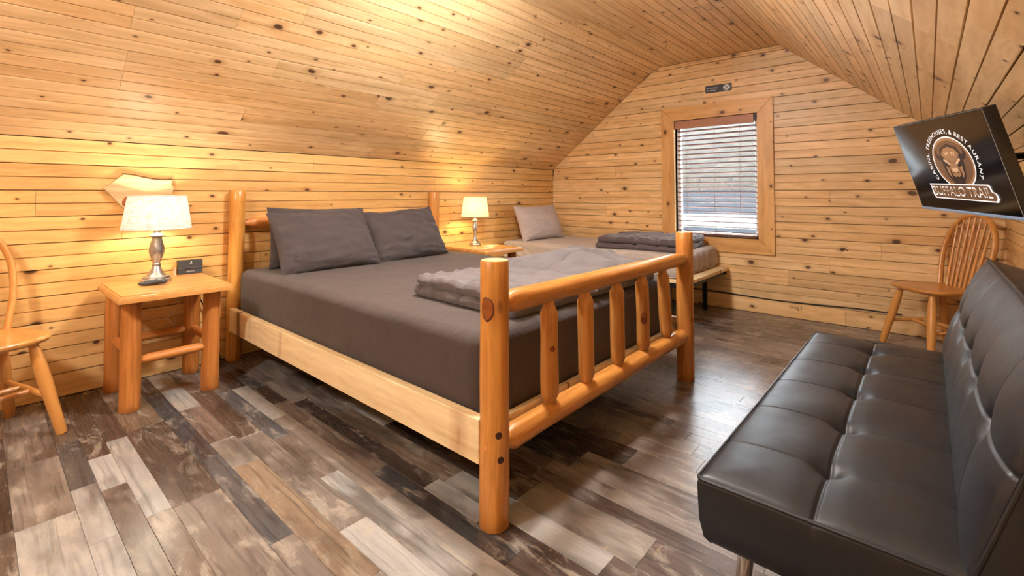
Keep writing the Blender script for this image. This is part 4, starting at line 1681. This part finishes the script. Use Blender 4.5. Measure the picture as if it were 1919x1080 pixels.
# ------------------------------------------------------------------ television
TVC = Vector((3.618, 2.639, 1.216))
tn = Vector((-0.883, -0.372, -0.286)).normalized()
tu = Vector((-0.249, -0.144, 0.958))
tu = (tu - tn * tu.dot(tn)).normalized()
tr_ = tu.cross(tn).normalized()
W2, H2 = 0.336, 0.2037
tv = thing('television', 'black tilted flat television showing a bison logo on right wall', 'television', tuple(TVC))
TM = axes_mtx((0, 0, 0), tr_, tu, tn)  # x right, y up, z towards the viewer
bevel_box(-W2, W2, -H2, H2, -0.040, 0.0, 0.004).obj('housing', M['black_plastic'], tv, mtx=TM)
bevel_box(-W2 + 0.05, W2 - 0.05, -H2 + 0.03, H2 - 0.05, -0.062, -0.038, 0.008).obj('rear_cover', M['black_plastic'], tv, mtx=TM)
mb = MB()
mb.box(-W2 + 0.006, W2 - 0.006, -H2 + 0.014, H2 - 0.006, 0.0, 0.0016)
scr = mb.obj('screen', M['screen'], tv, smooth=False, mtx=TM)
bevel_box(-W2, W2, -H2, -H2 + 0.011, -0.002, 0.004, 0.0015).obj('lower_bezel', M['bezel_strip'], tv, mtx=TM)
mb = MB()
mb.tube([(-W2 + 0.003, -H2 + 0.011, 0.001), (-W2 + 0.003, H2 - 0.002, 0.001), (W2 - 0.003, H2 - 0.002, 0.001), (W2 - 0.003, -H2 + 0.011, 0.001)], 0.0011, 5)
mb.obj('edge_trim', M['silver_plastic'], tv, mtx=TM)
# logo on the lit screen: local x,y on the screen
ZP = 0.0019


def ell(cx_, cy_, ax, ay, n=48, a0=0, a1=360):
    return [(cx_ + ax * math.cos(R(a0 + (a1 - a0) * i / n)), cy_ + ay * math.sin(R(a0 + (a1 - a0) * i / n))) for i in range(n)]


def flat(name, poly_or_polys, mat, z, mir=False):
    m_ = MB()
    polys = poly_or_polys if isinstance(poly_or_polys[0][0], (tuple, list)) else [poly_or_polys]
    for p in polys:
        m_.add([(q[0], q[1], z) for q in p], [tuple(range(len(p)))])
        if mir:
            m_.add([(2 * EC[0] - q[0], q[1], z) for q in p[::-1]], [tuple(range(len(p)))])
    return m_.obj(name, mat, scr, smooth=False)


EC = (0.045, 0.012)
EA, EB = 0.130, 0.106
flat('logo_oval_rim', ell(EC[0], EC[1], EA + 0.005, EB + 0.005), M['logo_white'], ZP)
flat('logo_oval', ell(EC[0], EC[1], EA, EB), M['logo_tan'], ZP + 0.0003)
flat('logo_oval_shade', ell(EC[0], EC[1], EA - 0.010, EB - 0.012), M['logo_mid'], ZP + 0.0006)


def sh(pts):
    return [(EC[0] + a * 0.124, EC[1] + b * 0.104) for a, b in pts]


flat('bison_mane', sh([(-0.62, 0.30), (-0.45, 0.62), (0.0, 0.78), (0.45, 0.62), (0.62, 0.30), (0.58, -0.15), (0.46, -0.55), (0.25, -0.85), (0.0, -0.98), (-0.25, -0.85), (-0.46, -0.55), (-0.58, -0.15)]), M['logo_dark'], ZP + 0.0009)
flat('bison_horn', sh([(0.48, 0.34), (0.66, 0.30), (0.74, 0.46), (0.70, 0.66), (0.82, 0.50), (0.84, 0.30), (0.72, 0.12), (0.52, 0.12)]), M['logo_dark'], ZP + 0.0011, True)
flat('bison_brow', sh([(-0.50, 0.36), (-0.30, 0.58), (0.0, 0.66), (0.30, 0.58), (0.50, 0.36), (0.30, 0.10), (0.0, 0.0), (-0.30, 0.10)]), M['logo_tan'], ZP + 0.0012)
flat('bison_tuft', [sh([(-0.30, 0.48), (-0.22, 0.24), (-0.18, 0.40)]), sh([(-0.16, 0.44), (-0.10, 0.28), (-0.06, 0.46)])], M['logo_light'], ZP + 0.0014, True)
flat('bison_face', sh([(-0.28, 0.06), (0.0, 0.0), (0.28, 0.06), (0.24, -0.30), (0.22, -0.52), (0.0, -0.60), (-0.22, -0.52), (-0.24, -0.30)]), M['logo_tan'], ZP + 0.0013)
flat('bison_eyebrow', sh([(0.14, 0.0), (0.44, 0.20), (0.46, 0.10), (0.20, -0.08)]), M['logo_light'], ZP + 0.0015, True)
flat('bison_eye', sh([(0.20, -0.12), (0.34, -0.02), (0.36, -0.12), (0.26, -0.16)]), M['logo_dark'], ZP + 0.0016, True)
flat('bison_cheek', sh([(0.26, -0.20), (0.44, -0.10), (0.42, -0.44), (0.30, -0.62), (0.30, -0.40)]), M['logo_tan'], ZP + 0.0014, True)
flat('bison_muzzle', sh([(-0.18, -0.28), (-0.10, -0.20), (0.10, -0.20), (0.18, -0.28), (0.10, -0.36), (-0.10, -0.36)]), M['logo_light'], ZP + 0.0016)
flat('bison_nostril', sh([(0.06, -0.38), (0.16, -0.34), (0.14, -0.42)]), M['logo_dark'], ZP + 0.0017, True)
flat('bison_beard', sh([(-0.20, -0.62), (0.0, -0.54), (0.20, -0.62), (0.14, -0.88), (0.0, -1.0), (-0.14, -0.88)]), M['logo_dark'], ZP + 0.0017)
# lettering around the oval
arc = 'CABINS, TREEHOUSES, & RESTAURANT'
glyph_w = []
for ch in arc:
    if ch == ' ':
        glyph_w.append(0.008)
        continue
    vs, fs = text_mesh(ch, 0.0265)
    xs = [p[0] for p in vs]
    glyph_w.append(max(xs) - min(xs) + 0.0036)
RA, RB = 0.158, 0.124
path = []
N = 600
for i in range(N + 1):
    a = R(212 - 242 * i / N)
    path.append((EC[0] - 0.004 + RA * math.cos(a), EC[1] + RB * math.sin(a)))
cum = [0.0]
for p, q in zip(path, path[1:]):
    cum.append(cum[-1] + math.hypot(q[0] - p[0], q[1] - p[1]))
scl = cum[-1] / sum(glyph_w)
s_ = 0.0
mb = MB()
for ch, gw in zip(arc, glyph_w):
    mid = s_ + gw * scl / 2
    s_ += gw * scl
    if ch == ' ':
        continue
    i = min(range(len(cum)), key=lambda k: abs(cum[k] - mid))
    i = max(1, min(N - 1, i))
    dx, dy = path[i + 1][0] - path[i - 1][0], path[i + 1][1] - path[i - 1][1]
    L_ = math.hypot(dx, dy)
    c, s = dx / L_, dy / L_
    vs, fs = text_mesh(ch, 0.0265)
    xs = [p[0] for p in vs]
    mx = (max(xs) + min(xs)) / 2
    k = min(1.2, scl)
    mb.add([(path[i][0] + c * (p[0] - mx) * k - s * p[1], path[i][1] + s * (p[0] - mx) * k + c * p[1], ZP + 0.0004) for p in vs], fs)
mb.obj('arc_lettering', M['logo_white'], scr, smooth=False)
# banner
bx0, bx1, by0, by1 = -0.178, 0.240, -0.138, -0.081
ban = [(bx0, by1), (bx0 + 0.005, by1 - 0.012), (bx0 + 0.004, by0 + 0.012), (bx0 + 0.014, by0), (bx1 - 0.012, by0 - 0.002), (bx1, by0 + 0.010), (bx1 - 0.003, by0 + 0.026), (bx1 - 0.022, by0 + 0.034), (bx1 - 0.024, by1 - 0.006), (bx1 - 0.032, by1)]
cxm, cym = (bx0 + bx1) / 2, (by0 + by1) / 2
flat('banner_rim', [(cxm + (p[0] - cxm) * 1.045, cym + (p[1] - cym) * 1.16) for p in ban], M['logo_white'], ZP + 0.0020)
flat('banner', ban, M['logo_mid'], ZP + 0.0023)
for dz_, col_, dd in ((0.0026, 'logo_dark', 0.0018), (0.0029, 'logo_white', 0.0)):
    vs, fs = text_mesh('BUFFALO TRAIL', 0.052)
    xs = [p[0] for p in vs]
    ww = max(xs) - min(xs)
    k = 0.385 / ww
    m_ = MB()
    m_.add([((p[0]) * k + 0.024 + dd, p[1] * 1.12 - 0.128 - dd, ZP + dz_) for p in vs], fs)
    m_.obj('banner_lettering', M[col_], scr, smooth=False)
vs, fs = text_mesh('BUFFALO TRAIL', 0.052)
m_ = MB()
m_.add([((p[0]) * k * 0.995 + 0.024, p[1] * 0.72 - 0.128 + 0.0075, ZP + 0.0032) for p in vs], fs)
m_.obj('banner_lettering_core', M['logo_tan'], scr, smooth=False)

# mount on the sloping wall
mnt = thing('tv_mount', 'black metal swivel bracket holding the television to the wall', 'bracket', (3.90, 2.45, 1.2))
mz = lambda p: (p[0] - 3.90, p[1] - 2.45, p[2] - 1.2)
rearc = TVC - tn * 0.062
bevel_box(0.034, 0.0575, -0.06, -0.02, -0.42, 0.07, 0.003).obj('wall_plate', M['black_metal'], mnt)
elbow = Vector((3.86, 2.40, 1.235))
q = MB()
q.tube([mz(elbow + Vector((0.085, 0.01, 0.0))), mz(elbow)], 0.014, 10)
q.obj('arm', M['black_metal'], mnt)
q = MB()
q.tube([mz(elbow), mz(elbow.lerp(rearc, 0.5) + Vector((0, 0, 0.004))), mz(rearc)], 0.013, 10)
q.obj('arm', M['black_metal'], mnt)
q = MB()
q.lathe([(0.02, -0.03), (0.02, 0.03)], 16, c=(mz(elbow)[0], mz(elbow)[1]))
q.obj('hinge', M['black_metal'], mnt, mtx=Matrix.Translation((0, 0, mz(elbow)[2])))
bevel_box(-0.05, 0.05, -0.05, 0.05, -0.004, 0.0, 0.001).obj('head_plate', M['black_metal'], mnt, mtx=axes_mtx(mz(TVC - tn * 0.0625), tr_, tu, tn))
q = MB()
a = TVC - tn * 0.05 + tr_ * 0.20 - tu * 0.16
q.tube([a, a + Vector((0.05, -0.01, -0.10)), Vector((3.945, 2.44, 0.95)), Vector((3.948, 2.46, 0.7)), Vector((3.948, 2.46, 0.30))], 0.0045, 6)
o = q.obj('power_cord', M['black_cord'])
tag(o, 'black cord hanging down right wall under the television', 'cord')

# ------------------------------------------------------------------ two ceiling lights, one over the bed just above the picture, one unseen, added behind the viewer for near-side fill
for (yy, lab) in ((1.74, 'round frosted ceiling light over the log bed'), (-1.05, 'added frosted ceiling fill light at the near end of room')):
    cl = thing('ceiling_light', lab, 'ceiling light', (1.97, yy, ZC), 0, 'flush ceiling lights')
    q = MB()
    q.lathe([(0.10, 0.0), (0.10, -0.03), (0.06, -0.06), (0.175, -0.105), (0.165, -0.112)], 36)
    q.obj('pan', M['nickel'], cl)
    q = MB()
    q.lathe([(0.165, -0.110)] + [(0.165 * math.cos(R(9 * i)), -0.110 - 0.105 * math.sin(R(9 * i))) for i in range(1, 10)] + [(0.004, -0.215)], 36)
    q.obj('dome', M['dome'], cl)
